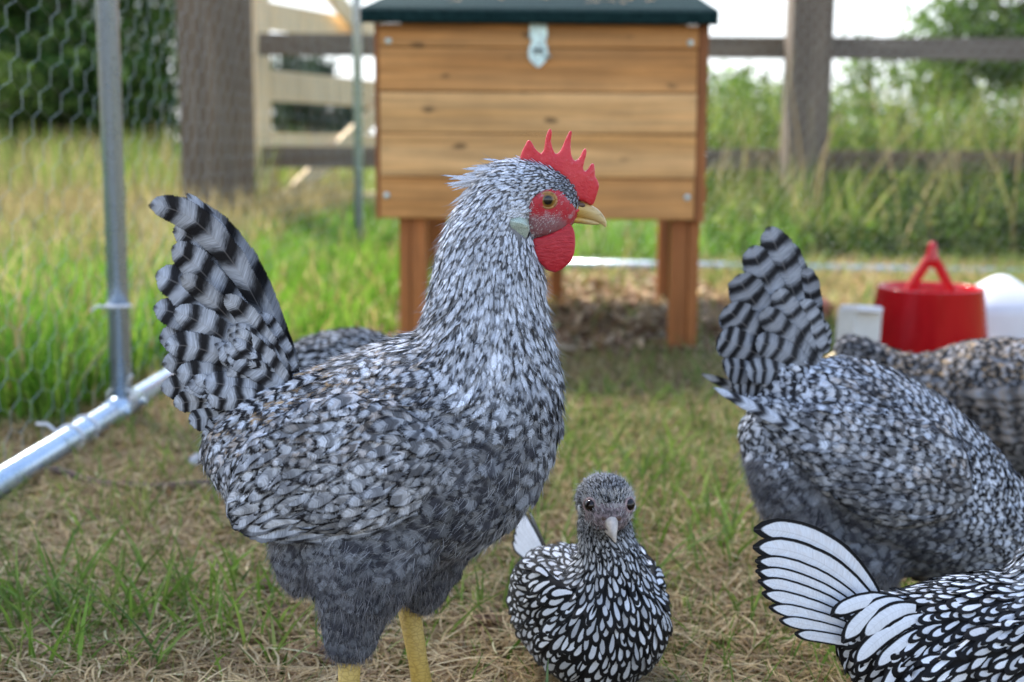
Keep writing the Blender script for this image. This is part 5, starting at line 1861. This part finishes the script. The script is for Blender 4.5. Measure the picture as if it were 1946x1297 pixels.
H2 = [(1500, 720, -0.7, -0.5, 0.6, 1.9, 1.0, 2.2, 0.9, 0.45, 0.05, 0, 0.12),
       (1440, 770, -0.9, 0.3, 0.6, 2, 1.0, 2.6, 0.85, 0.48, 0, 0, 0.12),
       (1560, 690, -0.8, -0.5, 0.62, 2.0, 1.0, 2.0, 0.9, 0.42, 0.15, 0, 0.13),
       (1480, 830, -0.85, 0.5, 0.68, 2.1, 1.1, 2.4, 0.75, 0.5, 0.05, 0.1, 0.12),
       (1650, 740, -0.9, -0.35, 0.66, 2.1, 1.1, 2.0, 0.9, 0.45, 0.3, 0.1, 0.12),
       (1600, 850, -1, 0.0, 0.75, 2.3, 1.3, 2.2, 0.462, 0.4, 0.2, 0.25, 0.11),
       (1760, 830, -0.85, -0.5, 0.6, 1.9, 1.0, 1.9, 0.95, 0.42, 0.25, 0.1, 0.13),
       (1720, 930, -1, -0.1, 0.75, 2.2, 1.3, 2.0, 0.396, 0.416, 0.15, 0.25, 0.11),
       (1850, 900, -0.8, -0.5, 0.48, 1.6, 0.75, 1.7, 1.0, 0.42, 0.05, 0, 0.14),
       (1900, 990, -0.9, -0.35, 0.45, 1.5, 0.7, 1.7, 0.95, 0.45, 0, 0, 0.14),
       (2000, 1060, -0.8, -0.5, 0.35, 1.1, 0.5, 1.6, 1.0, 0.4, 0, 0, 0.16),
       (1820, 1050, -1, 0, 0.6, 1.8, 1.0, 1.9, 0.363, 0.4, 0, 0, 0.11),
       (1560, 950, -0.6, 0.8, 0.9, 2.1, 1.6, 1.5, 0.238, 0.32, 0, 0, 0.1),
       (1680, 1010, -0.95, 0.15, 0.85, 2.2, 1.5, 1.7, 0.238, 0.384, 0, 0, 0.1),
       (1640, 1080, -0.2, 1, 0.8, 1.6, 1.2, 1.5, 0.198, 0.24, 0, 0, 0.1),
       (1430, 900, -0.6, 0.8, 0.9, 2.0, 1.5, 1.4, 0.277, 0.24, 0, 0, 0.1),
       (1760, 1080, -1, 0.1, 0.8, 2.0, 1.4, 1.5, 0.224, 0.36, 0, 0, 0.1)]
f2 = h2.field(H2)
pl = Plumage()
h2.feathers(pl, f2, h2.scatter(f2, cand=40000))
pl.build('plumage', M['barred'], h2.root)
h2.fluff('fluff', f2, sel_px(lambda a, b: (b > 845) & (a < 1560) | (b > 1030) & (a < 1720), Y2), 11000, .9, .00018, M['fluff'], .45)
for side in (-1, 1):
    st_ = ([], [])
    h2.T([(1800, 900, side * 112, 26, 18), (1760, 890, side * 126, 80, 26), (1680, 862, side * 130, 105, 28), (1590, 832, side * 118, 90, 24), (1510, 800, side * 96, 56, 16), (1440, 765, side * 76, 22, 8), (1400, 745, side * 66, 8, 5)], store=st_)
    wV, wF = remeshed(st_[0], st_[1], .004, 4)
    wing = mk('wing', wV, wF, M['underdown'], h2.root, True)
    wb = BVHTree.FromPolygons([Vector(v) for v in wV], wF)
    wf = h2.field([(1760, 860, -.9, -.35, .58, 2.3, 1.0, 2.2, .85, .5, .3, .2, .12), (1700, 930, -1, -.1, .64, 2.5, 1.05, 2.2, .62, .54, .15, .3, .12), (1620, 790, -.9, -.4, .58, 2.4, 1.0, 2.3, .9, .46, .25, .2, .12), (1600, 870, -1, -.2, .66, 2.7, 1.1, 2.3, .68, .5, .15, .35, .11), (1480, 790, -1, -.3, .7, 2.4, 1.0, 2.6, .8, .45, .05, .3, .1)])
    wp = h2.scatter(wf, wV, wF, cand=9000)
    wp = wp[((wp - h2._ab(1600, 850)) @ h2.lat) * side > 60 * u2]
    wpl = Plumage()
    h2.feathers(wpl, wf, wp, wb)
    for i in range(3):
        wpl.quill([h2._ab(1600 - i * 14, 880 - i * 22, side * 126), h2._ab(1520 - i * 12, 820 - i * 14, side * 116), h2._ab((1430, 1415, 1342)[i], (800, 770, 722)[i], side * (84 - i * 4))], (.0075, .0072, .0052)[i], h2.lat * side + np.array([0, 0, .3]), nb=6.2, rnd=.1, tone=(.5, .55, .95)[i], dark=.42, camber=.15, jag=.05)
    wpl.build('wing_feathers', M['barred'], wing)
tail = Plumage()
for bs_, ct, tp, w_, l0, l1, nb, dk in [
        ((1545, 670), (1500, 520), (1462, 428), 36, 0, 0, 5, .5), ((1545, 668), (1520, 540), (1496, 462), 28, 8, 14, 5, .5), ((1550, 665), (1540, 580), (1528, 510), 22, -4, -6, 5.5, .5), ((1535, 675), (1460, 540), (1432, 470), 34, -6, -12, 5, .5),
        ((1525, 680), (1435, 580), (1408, 520), 36, -10, -18, 5, .52), ((1515, 690), (1420, 620), (1388, 580), 36, -12, -22, 5, .55), ((1505, 700), (1415, 655), (1376, 635), 36, -14, -24, 5, .58), ((1495, 715), (1420, 690), (1386, 690), 34, -14, -24, 6, .55),
        ((1490, 730), (1430, 720), (1402, 735), 30, -12, -20, 6, .55), ((1550, 680), (1500, 590), (1470, 545), 28, -18, -26, 4.2, .42), ((1545, 690), (1480, 620), (1448, 590), 28, -22, -32, 4.2, .42), ((1540, 700), (1475, 650), (1436, 640), 28, -26, -36, 4.2, .42),
        ((1560, 670), (1535, 610), (1515, 570), 24, -20, -26, 4, .4), ((1520, 715), (1460, 690), (1420, 700), 26, -28, -38, 5, .45), ((1565, 665), (1560, 630), (1548, 600), 18, -14, -16, 4, .4)]:
    spx = 1.12 if tp[0] < 1470 else 1.05
    tp = (1500 + (tp[0] - 1500) * spx, tp[1] + random.uniform(-6, 6)); ct = (1510 + (ct[0] - 1510) * 1.12, ct[1])
    tail.quill([to2(*bs_, l0), to2(*ct, (l0 + l1) / 2 - 4), to2(*tp, l1)], w_ * u2 * random.uniform(.85, 1.02), (-.2 + random.uniform(-.25, .25), -1, .15), nb=(5.2 if nb > 4.5 else 4.2), rnd=random.uniform(0, .22), tone=random.uniform(.42, .66), dark=dk - .04, camber=.14, jag=.05)
    tail.quill([to2(*bs_, 34), to2(ct[0] + 6, ct[1] + 8, 44), to2(tp[0] + 10, tp[1] + 14, 60)], w_ * u2 * .9, (-.2, 1, .15), nb=nb * .9, tone=.7, dark=dk, camber=.25)
tail.build('tail', M['barred'], h2.root)
h2.E(2128, 1225, 0, 34, 46, 36)
beak(h2, [(2125, 1245, 0, 18, 18), (2130, 1275, 0, 12, 11), (2132, 1295, 0, 4, 4)], [(2112, 1245, 0, 9, 14), (2116, 1272, 0, 6, 8), (2120, 1288, 0, 2, 2)], M['beak'])
CB2 = [(2118, 1160), (2135, 1150), (2152, 1168), (2148, 1182), (2168, 1186), (2160, 1202), (2174, 1212), (2160, 1222), (2166, 1240), (2140, 1244), (2124, 1200)]
slab(dense(CB2, 3), 0, 8, .0014, 3, 'comb', M['comb'], h2)
foot(h2, M['shank'], 1662, 1100, -50, 1.2, name='leg')
foot(h2, M['shank'], 1692, 1095, 52, 1.2, name='leg')

# ================================================================== BROWNISH HEN BEHIND, RIGHT EDGE
Y3 = 1.5
to3, u3 = prof_frame(Y3)
h3 = Hen('brownish_hen', 'brown tinged dark grey hen crouching behind the pecking hen, below the red feeder', 'hen', (P(1850, 800, Y3)[0], Y3, 0), to3, u3)
h3.T([(1585, 668, 0, 26, 24), (1620, 672, 0, 34, 30), (1680, 705, 0, 44, 40), (1740, 745, 0, 82, 66), (1830, 770, 0, 128, 100), (1930, 785, 0, 142, 112), (2030, 780, 0, 120, 96), (2100, 750, 0, 70, 60), (2140, 720, 0, 24, 22)])
h3.T([(1850, 860, -40, 60, 44), (1855, 910, -40, 36, 30), (1855, 935, -40, 16, 16)])
h3.T([(1890, 860, 40, 60, 44), (1900, 910, 40, 36, 30), (1900, 935, 40, 16, 16)])
h3.body(M['underdown'], .0055, 6)
H3 = [(1600, 660, 1, .2, .5, 1.4, .8, 1.5, .5, .6, .1, 0, .16), (1700, 690, 1, .3, .6, 1.7, 1.0, 1.6, .7, .5, .7, 0, .16), (1800, 660, 1, .1, .62, 1.8, 1.0, 1.7, .85, .42, 1.2, 0, .15), (1930, 660, 1, .1, .62, 1.8, 1.0, 1.8, .9, .42, .9, 0, .15),
      (1820, 760, 1, .3, .62, 1.7, 1.0, 1.6, .45, .58, .5, .1, .14), (1930, 760, 1, .2, .65, 1.9, 1.1, 1.6, .5, .55, .4, .2, .13), (1850, 880, .6, .8, .8, 1.8, 1.3, 1.5, .3, .5, 0, 0, .1), (2080, 740, 1, -.3, .7, 2, 1, 2, .8, .5, .3, 0, .12)]
f3 = h3.field(H3)
pl = Plumage()
h3.feathers(pl, f3, h3.scatter(f3, cand=26000), jitter=.28)
pl.build('plumage', M['dusky'], h3.root)
tail = Plumage()
for i in range(9):
    tail.quill([to3(2090, 730 + i * 6, 0), to3(2160, 640 + i * 18, (i % 3 - 1) * 12), to3(2230, 560 + i * 26, (i % 3 - 1) * 20)], 26 * u3, (.2, -1, .1), nb=4.5, tone=.7, dark=.5)
tail.build('tail', M['dusky'], h3.root)
wq = Plumage()
for i in range(6):
    wq.quill([to3(1790 + i * 6, 730 + i * 14, -92), to3(1890, 730 + i * 16, -128), to3(2010, 715 + i * 16, -96)], .010, (0, -1, .4), nb=5, tone=.6, dark=.5, gold=.5, lace=.3)
wq.build('wing', M['dusky'], h3.root)
beak(h3, [(1590, 678, 0, 12, 12), (1572, 686, 0, 8, 8), (1560, 694, 0, 2.5, 2.5)], [(1592, 690, 0, 7, 9), (1578, 695, 0, 5, 6), (1568, 698, 0, 2, 2)], M['beak'])
foot(h3, M['shank'], 1855, 925, -40, 1.1)
foot(h3, M['shank'], 1900, 925, 40, 1.1)

# ================================================================== DARK LACED BANTAM BEHIND THE BIG HEN
Y4 = 1.62
to4, u4 = prof_frame(Y4)
h4 = Hen('laced_bantam', 'dark laced bantam crouching behind the back of the big hen', 'bantam', (P(650, 800, Y4)[0], Y4, 0), to4, u4, 'silver laced bantams')
h4.T([(530, 690, 0, 26, 24), (560, 700, 0, 60, 50), (620, 715, 0, 88, 72), (690, 720, 0, 96, 78), (755, 715, 0, 78, 64), (800, 690, 0, 52, 44), (825, 650, 0, 38, 34), (838, 612, 0, 32, 30), (846, 585, 0, 26, 26), (850, 570, 0, 12, 12)])
h4.T([(670, 790, -24, 40, 30), (672, 830, -24, 20, 18)])
h4.T([(690, 790, 24, 40, 30), (692, 830, 24, 20, 18)])
h4.body(M['black_down'], .005, 6)
f4 = h4.field([(560, 680, -1, .2, .6, 1.5, .85, 2, .62, .4, 0, 1, .15), (640, 640, -1, .1, .55, 1.4, .75, 2, .62, .4, 0, 1, .16), (720, 640, -1, .1, .5, 1.3, .7, 2, .62, .4, 0, 1, .16), (650, 740, -.9, .4, .65, 1.7, 1, 2, .6, .4, 0, 1, .14), (820, 640, -.4, .9, .4, 1, .5, 1.5, .6, .4, 0, .9, .15)])
pl = Plumage()
h4.feathers(pl, f4, h4.scatter(f4, cand=16000), jitter=.25)
pl.build('plumage', M['laced'], h4.root)
tail = Plumage()
for i in range(7):
    tail.quill([to4(560, 695 + i * 5, 0), to4(520, 672 + i * 9, (i % 3 - 1) * 8), to4(488, 668 + i * 12, (i % 3 - 1) * 12)], 13 * u4, (-.2, -1, .1), lace=1, tone=.6)
tail.build('tail', M['laced'], h4.root)
beak(h4, [(862, 590, 0, 12, 12), (884, 598, 0, 8, 7), (896, 606, 0, 2, 2)], [(862, 600, 0, 7, 9), (878, 606, 0, 5, 5), (886, 609, 0, 2, 2)], M['pale_beak'])
foot(h4, M['grey_shank'], 671, 822, -24, .8, rr=.0045)
foot(h4, M['grey_shank'], 691, 822, 24, .8, rr=.0045)

# ================================================================== SMALL LACED BANTAM FACING THE CAMERA
Y5 = 0.915
b5 = G(1150, 1430)
gx5 = P(1172, 1000, Y5)[0]
yaw5 = R(24)                       # body runs back to the left, head to the camera
fw5 = np.array([math.sin(yaw5), -math.cos(yaw5), 0]); sd5 = np.array([math.cos(yaw5), math.sin(yaw5), 0])
z5 = lambda py: P(1172, py, Y5)[2]
org5 = np.array([P(1140, 1200, Y5)[0], Y5 + .035, 0])


K5 = .99


def to5(a, b, lat):                # bantam-sized centimetres: a forward, b up
    q = .01 * K5
    t = min(1, max(0, (b - 11.5) / 4)); t = t * t * (3 - 2 * t)
    y_ = yaw5 + (R(6) - yaw5) * t
    fw5 = np.array([math.sin(y_), -math.cos(y_), 0]); sd5 = np.array([math.cos(y_), math.sin(y_), 0])
    return org5 + fw5 * a * q + np.array([0, 0, b * q]) + sd5 * lat * q * (.885 if b < 13 else 1)


h5 = Hen('laced_bantam', 'small silver laced bantam facing the camera beside the big hen', 'bantam', org5, to5, .01 * K5, 'silver laced bantams', K5)
h5.H([(-10.2, 8.6, 6.6, 1.0), (-9, 9.7, 5.0, 2.4), (-6.5, 10.7, 3.2, 4.2), (-3.5, 11.2, 2.2, 5.0), (-.5, 11.4, 1.9, 5.25), (1.8, 11.4, 2.2, 5.0), (3.6, 10.9, 3.2, 4.1), (4.8, 9.9, 4.7, 2.8), (5.2, 8.5, 6.1, 1.1)])
h5.Vv([(8.0, -2.6, 4.9, 4.4), (9.8, -1.9, 4.7, 3.9), (11.1, -1.1, 4.4, 3.15), (12.2, -.3, 4.2, 2.5), (13.4, .2, 4.1, 2.15), (14.6, .5, 4.1, 2.05), (15.5, .7, 4.2, 2.0), (16.3, 1.0, 4.2, 1.85)])
h5.E(2.7, 16.75, 0, 2.3, 2.0, 2.02, -.1)
h5.E(4.0, 16.1, 0, 1.4, 1.35, 1.5, 0)
for lt in (-1, 1):
    h5.T([(-1.5, 5.5, lt * 2.2, 2.6, 1.9), (-1.0, 3.8, lt * 2.2, 1.5, 1.3), (-.9, 3.0, lt * 2.2, .7, .7)])
h5.body(M['black_down'], .0026, 5)
# head parts turned to the lens
T5 = [(3.4, 18.6, -1, 0.35, 0.17, 0.546, 0.11, 1.1, 0.465, 0.55, 0, 0.2, 0.15), (1.4, 17.6, -0.6, -0.7, 0.2, 0.715, 0.16, 1.1, 0.496, 0.55, 0, 0.3, 0.2), (3.2, 17.2, -1, -0.2, 0.2, 0.585, 0.14, 1.2, 0.31, 0.55, 0, 0.1, 0.12), (4.3, 17.2, -1, 0.5, 0.18, 0.455, 0.11, 1.2, 0.31, 0.55, 0, 0, 0.1), (3.9, 15.3, -0.35, -1, 0.2, 0.45, 0.14, 1.2, 0.35, 0.6, 0, 0.2, 0.2), (1.6, 15.2, -0.2, -1, 0.22, 0.7, 0.22, 1.1, 0.75, 0.4, 0, 0.6, 0.2), (3.9, 13.9, -0.1, -1, 0.258, 0.828, 0.319, 1.2, 0.8, 0.35, 0, 0.9, 0.18), (1.0, 13.4, -0.5, -1, 0.327, 1.012, 0.42, 1.2, 0.9, 0.35, 0, 1, 0.16), (4.6, 12.2, -0.1, -1, 0.413, 1.15, 0.538, 1.2, 0.85, 0.35, 0, 1, 0.15), (5.0, 10.2, -0.15, -1, 0.482, 1.38, 0.655, 1.2, 0.85, 0.35, 0, 1, 0.15), (5, 8, -0.4, -1, 0.533, 1.472, 0.714, 1.2, 0.8, 0.35, 0, 1, 0.14), (3.6, 6, -0.8, -0.7, 0.585, 1.564, 0.798, 1.2, 0.75, 0.35, 0, 1, 0.13), (1, 10.5, -0.75, -0.7, 0.499, 1.38, 0.655, 1.2, 0.88, 0.35, 0, 1, 0.14), (1.5, 7, -0.85, -0.6, 0.568, 1.656, 0.798, 1.2, 0.82, 0.35, 0, 1, 0.13), (-3, 12.5, -1, -0.1, 0.447, 1.288, 0.605, 1.2, 0.9, 0.35, 0, 1, 0.14), (-3, 8.5, -0.95, -0.4, 0.533, 1.656, 0.756, 1.2, 0.85, 0.35, 0, 1, 0.13), (-3, 5, -0.8, -0.5, 0.602, 1.656, 0.84, 1.2, 0.7, 0.35, 0, 1, 0.12), (-8, 9, -1, 0, 0.516, 1.656, 0.756, 1.2, 0.85, 0.35, 0, 1, 0.13), (-1, 3.8, -0.1, -1, 0.43, 0.92, 0.588, 1.2, 0.5, 0.4, 0, 0.8, 0.12)]
f5 = h5.field(T5)


def ex5(p):
    r_ = p - org5
    a = r_ @ fw5 * 100 / K5
    b = r_[2] * 100 / K5
    lt = abs(r_ @ sd5 * 100) / K5
    return a > 3.9 and 14.9 < b < 17.25 and lt < 1.55 or (a > 3.0 and 15.9 < b < 17.2 and lt > .9)


pl = Plumage()
h5.feathers(pl, f5, h5.scatter(f5, exclude=ex5, cand=50000), jitter=.14)
pl.build('plumage', M['laced'], h5.root)
h5.fluff('neck_barbs', f5, lambda p: (p[:, 2] > .132 * K5) & (((p - org5) @ fw5 * 100) < 4.3 * K5), 2600, .5, .00010, M['dark_wisp'], .22)
for side in (-1, 1):
    st_ = ([], [])
    h5.T([(3.6, 9.2, side * 2.6, .8, .5), (2.4, 9.0, side * 3.9, 1.7, .7), (.9, 8.7, side * 4.75, 2.4, .8), (-1.5, 8.4, side * 5.05, 3.1, .9), (-4, 8.0, side * 4.7, 2.6, .75), (-6.5, 7.8, side * 3.9, 1.5, .5), (-8.2, 7.7, side * 3.2, .5, .3)], store=st_)
    wV, wF = remeshed(st_[0], st_[1], .0028, 4)
    wing = mk('wing', wV, wF, M['black_down'], h5.root, True)
    wb = BVHTree.FromPolygons([Vector(v) for v in wV], wF)
    wf = h5.field([(1.5, 11, -.8, -.6, .5, 1.35, .7, 1.2, .88, .3, 0, 1, .14), (1, 8, -.8, -.7, .58, 1.5, .8, 1.2, .88, .3, 0, 1, .14), (-3, 10, -1, -.2, .58, 1.6, .8, 1.2, .9, .3, 0, 1, .13), (-3, 7, -.95, -.3, .7, 2.2, .9, 1.2, .88, .3, 0, 1, .12), (-7, 8.4, -1, -.1, .7, 2.2, .9, 1.2, .9, .3, 0, 1, .12)])
    wp = h5.scatter(wf, wV, wF, cand=7000)
    wp = wp[((wp - org5) @ sd5) * side > .030 * K5]
    wpl = Plumage()
    h5.feathers(wpl, wf, wp, wb)
    wpl.build('wing_feathers', M['laced'], wing)
tail = Plumage()
for i in range(10):
    f_ = (i % 5) / 4
    sd_ = -1 if i < 5 else 1
    tail.quill([to5(-8.6, 8.2 + f_ * .8, sd_ * .3), to5(-11.0, 9.0 + f_ * 1.4, sd_ * (.5 + (1 - f_) * .3)), to5(-13.4 - f_ * .2, 9.3 + f_ * 2.4, sd_ * (.6 + (1 - f_) * .6))], .0070, (sd5 * sd_ + np.array([0, 0, .35])), lace=.95, tone=1.0, nb=1, camber=.1)
tail.build('tail', M['laced'], h5.root)
M['bantam_face'] = simple('dark_pinkish_face', (0.19, 0.145, 0.15), 0.6, var=0.75, scale=330, bump=.5)
fw5 = np.array([math.sin(R(6)), -math.cos(R(6)), 0]); sd5 = np.array([math.cos(R(6)), math.sin(R(6)), 0])   # the head's own heading
M['bantam_lid'] = simple('pink_grey_eyelid', (0.40, 0.28, 0.28), .6, var=.4, scale=300)
# bare face as a sheet over the front of the head
V, F, idx = [], [], {}
na, nb_ = 25, 19
for j in range(nb_):
    for i in range(na):
        th = -1.15 + 2.3 * i / (na - 1)
        ph = -.55 + (1.02 - .06 * abs(th)) * j / (nb_ - 1)
        d_ = fw5 * math.cos(th) * math.cos(ph) + sd5 * math.sin(th) * math.cos(ph) + np.array([0, 0, 1]) * math.sin(ph)
        c0 = to5(2.7, 16.4, 0)
        h_ = h5.bvh.ray_cast(Vector(c0 + d_ * .08), Vector(-d_))
        if h_[0] is not None:
            edge = min(i, na - 1 - i, j, nb_ - 1 - j)
            idx[(i, j)] = len(V)
            V.append(np.array(h_[0]) + d_ * (.0007 if edge > 1 else -.0012))
for (i, j) in list(idx):
    q = [(i, j), (i + 1, j), (i + 1, j + 1), (i, j + 1)]
    if all(t in idx for t in q):
        F.append([idx[t] for t in q])
mk('face', V, F, M['bantam_face'], h5.root, True)
for side in (-1, 1):
    d_ = unit(fw5 * .92 + sd5 * side * .80 + np.array([0, 0, .16]))
    c0 = to5(2.7, 16.7, 0)
    h_ = h5.bvh.ray_cast(Vector(c0 + d_ * .08), Vector(-d_))
    ey = np.array(h_[0]) - d_ * .0006
    MB().sphere(ey, .0047, 22, 14).build('eye', M['dark_eye'], h5.root, True)
    a_ = unit(np.cross(d_, [0, 0, 1])); b_ = np.cross(d_, a_)
    MB().tube([ey + d_ * .0013 + 0.0047 * (math.cos(t) * a_ + math.sin(t) * b_) for t in np.linspace(0, 6.2832, 24)], .0009, 8).build('eyelid', M['bantam_lid'], h5.root, True)
    d2 = unit(fw5 * .25 + sd5 * side * 1 + np.array([0, 0, -.12]))
    h_ = h5.bvh.ray_cast(Vector(c0 + d2 * .08), Vector(-d2))
    q = np.array(h_[0])
    MB().sphere(q, (.0019, .0022, .0036), 14, 10).build('earlobe', M['tie'], h5.root, True)
    MB().sphere(to5(5.15, 16.25, side * .5), (.0027, .0025, .0022), 12, 8).build('nostril', M['nostril'], h5.root, True)
beak(h5, [(4.5, 16.0, 0, .62, .66), (5.25, 15.95, 0, .50, .50), (5.8, 15.65, 0, .38, .38), (6.15, 15.2, 0, .23, .23), (6.3, 14.78, 0, .08, .08)],
     [(4.6, 15.35, 0, .32, .6), (5.3, 15.25, 0, .24, .42), (5.8, 15.05, 0, .14, .22), (6.05, 14.9, 0, .06, .08)], M['pale_beak'])
hb, hd, hr = [], [], []
for i in range(1500):
    th, ph = random.uniform(-1.1, 1.1), random.uniform(-.5, .75)
    if random.random() > (.9 if ph > .22 else .25):
        continue
    d_ = fw5 * math.cos(th) * math.cos(ph) + sd5 * math.sin(th) * math.cos(ph) + np.array([0, 0, 1]) * math.sin(ph)
    c0 = to5(2.7, 16.4, 0)
    h_ = h5.bvh.ray_cast(Vector(c0 + d_ * .08), Vector(-d_))
    hb.append(np.array(h_[0]) + d_ * .0009); hd.append(unit(np.array([0, 0, 1.0]) - fw5 * .5 + sd5 * math.sin(th) * .8 + d_ * .15 + rng.normal(size=3) * .2))
ribbons('face_hair', np.array(hb), np.array(hd), np.full(len(hb), .0032), np.full(len(hb), .00013), M['white_wisp'], h5.root)
MB().sphere(to5(4.55, 17.05, 0), (.0027, .003, .0035), 14, 10).build('comb', simple('pink_comb_bud', (0.48, 0.26, 0.25), .5, var=.3, scale=300, bump=.4), h5.root, True)
foot(h5, M['grey_shank'], -.9, 3.3, -2.2, .75, rr=.0042)
foot(h5, M['grey_shank'], -.9, 3.3, 2.2, .75, rr=.0042)

# ================================================================== LACED BANTAM WITH RAISED TAIL, RIGHT CORNER
Y6 = 0.79
to6, u6 = prof_frame(Y6)
h6 = Hen('laced_bantam', 'silver laced bantam with fanned white tail walking out at the right corner', 'bantam', (P(1800, 1250, Y6)[0], Y6, 0), to6, u6, 'silver laced bantams', .92)
h6.T([(1600, 1165, 0, 36, 26), (1630, 1180, 0, 66, 54), (1700, 1220, 0, 112, 92), (1800, 1240, 0, 150, 122), (1900, 1240, 0, 160, 130), (2000, 1215, 0, 140, 112), (2070, 1150, 0, 100, 82), (2090, 1060, 0, 66, 58), (2100, 980, 0, 52, 48), (2110, 930, 0, 46, 44), (2112, 890, 0, 20, 20)])
h6.T([(1950, 1150, 0, 70, 60), (1975, 1080, 0, 46, 40), (2050, 1030, 0, 50, 44)])
h6.T([(1830, 1360, -50, 60, 44), (1840, 1420, -50, 34, 28), (1842, 1450, -50, 16, 16)])
h6.T([(1870, 1360, 50, 60, 44), (1880, 1420, 50, 34, 28), (1882, 1450, 50, 16, 16)])
h6.body(M['black_down'], .0032, 6)
T6 = [(1640, 1150, -.9, -.2, .5, 1.9, .95, 1, .9, .4, 0, 1, .12), (1700, 1130, -1, .1, .5, 1.25, .6, 1, .92, .4, 0, 1, .14), (1800, 1110, -1, .1, .46, 1.2, .58, 1, .92, .4, 0, 1, .15), (1900, 1090, -1, .25, .45, 1.2, .56, 1, .92, .4, 0, 1, .15), (1620, 1210, -.7, .8, .6, 1.6, .8, 1, .8, .4, 0, 1, .14),
      (1700, 1210, -.8, .75, .56, 1.4, .66, 1, .92, .4, 0, 1, .14), (1800, 1190, -.9, .6, .56, 1.4, .7, 1, .92, .4, 0, 1, .14), (1900, 1180, -.9, .5, .56, 1.45, .74, 1, .92, .4, 0, 1, .14), (1720, 1290, -.7, .8, .65, 1.7, .9, 1, .85, .4, 0, 1, .13), (1850, 1290, -.9, .5, .66, 2.1, .9, 1, .9, .4, 0, 1, .13), (2000, 1230, -.8, .6, .6, 1.6, .85, 1, .9, .4, 0, 1, .13), (2060, 1060, -.3, 1, .35, 1, .4, 1, .9, .4, 0, .8, .16), (1960, 1080, -.8, .6, .38, 1.2, .36, 1, .9, .4, 0, .8, .16)]
f6 = h6.field(T6)
pl = Plumage()
h6.feathers(pl, f6, h6.scatter(f6, cand=36000), jitter=.13)
pl.build('plumage', M['laced'], h6.root)
tail = Plumage()
TF6 = [((1670, 1158), (1595, 1004), (1434, 1010), 27, 6, 12, .98), ((1664, 1164), (1570, 1036), (1430, 1040), 25, -2, -2, 1.0), ((1657, 1172), (1552, 1068), (1432, 1062), 17, -9, -14, 1.0), ((1650, 1178), (1545, 1090), (1431, 1078), 16, -15, -24, 1.0),
       ((1645, 1184), (1542, 1112), (1434, 1094), 16, -21, -33, 1.0), ((1640, 1190), (1540, 1134), (1440, 1114), 15, -27, -41, 1.0), ((1636, 1196), (1543, 1154), (1452, 1138), 14, -33, -48, .98), ((1632, 1204), (1552, 1174), (1470, 1160), 13, -38, -54, .95),
       ((1630, 1212), (1565, 1194), (1498, 1184), 12, -42, -58, .9)]
for bs_, ct, tp, w_, l0, l1, tn in TF6:
    tail.quill([to6(*bs_, l0), to6(*ct, (l0 + l1) / 2), to6(*tp, l1)], w_ * u6, (-.15, -1, .2), nb=1, lace=1, gold=.12, tone=1.05 * tn, camber=.04, jag=.012, rootw=.7, rows=22)
    tail.quill([to6(*bs_, 24), to6(ct[0] + 6, ct[1] + 6, 34), to6(tp[0] + 16, tp[1] + 14, 52)], w_ * u6, (-.15, 1, .2), nb=1, lace=1, tone=1.0 * tn, camber=.15)
tail.build('tail', M['laced'], h6.root)
cov = Plumage()
for bs_, ct, tp, w_, l0, l1 in [((1690, 1128), (1630, 1104), (1564, 1150), 20, -52, -62), ((1700, 1130), (1650, 1108), (1584, 1198), 23, -58, -69), ((1722, 1136), (1668, 1122), (1618, 1192), 23, -64, -76), ((1735, 1150), (1660, 1155), (1604, 1234), 20, -70, -82),
                                ((1745, 1170), (1690, 1178), (1640, 1242), 18, -76, -86), ((1715, 1200), (1690, 1230), (1674, 1252), 16, -82, -92), ((1700, 1215), (1670, 1240), (1650, 1300), 17, -78, -88)]:
    cov.quill([to6(*bs_, l0), to6(*ct, (l0 + l1) / 2 - 14), to6(*tp, l1)], w_ * u6 * .84, (-.1, -1, .25), nb=1, lace=1, tone=1.02, camber=.15, jag=.012, rows=18, rootw=.6)
cov.build('tail_coverts', M['laced'], h6.root)
for side in (-1, 1):
    st_ = ([], [])
    h6.T([(2010, 1190, side * 100, 20, 14), (1960, 1200, side * 118, 70, 22), (1880, 1225, side * 128, 96, 26), (1790, 1262, side * 120, 86, 22), (1710, 1300, side * 98, 50, 14), (1660, 1325, side * 80, 16, 8)], store=st_)
    wV, wF = remeshed(st_[0], st_[1], .0032, 4)
    wing = mk('wing', wV, wF, M['black_down'], h6.root, True)
    wb = BVHTree.FromPolygons([Vector(v) for v in wV], wF)
    wf = h6.field([(1980, 1180, -.9, .5, .5, 1.35, .68, 1, .92, .4, 0, 1, .14), (1880, 1170, -.9, .5, .52, 1.4, .7, 1, .92, .4, 0, 1, .14), (1860, 1260, -.85, .5, .62, 1.7, .8, 1, .92, .4, 0, 1, .13), (1760, 1280, -.85, .55, .7, 2.4, .85, 1, .92, .4, 0, 1, .12)])
    wp = h6.scatter(wf, wV, wF, cand=7000)
    wp = wp[((wp - h6._ab(1850, 1240)) @ h6.lat) * side > 85 * u6]
    wpl = Plumage()
    h6.feathers(wpl, wf, wp, wb)
    wpl.build('wing_feathers', M['laced'], wing)
beak(h6, [(2140, 920, 0, 16, 16), (2170, 930, 0, 10, 9), (2185, 945, 0, 3, 3)], [(2140, 935, 0, 9, 12), (2160, 942, 0, 6, 6), (2174, 948, 0, 2, 2)], M['pale_beak'])
foot(h6, M['grey_shank'], 1841, 1440, -50, .75, rr=.0045)
foot(h6, M['grey_shank'], 1881, 1440, 50, .75, rr=.0045)
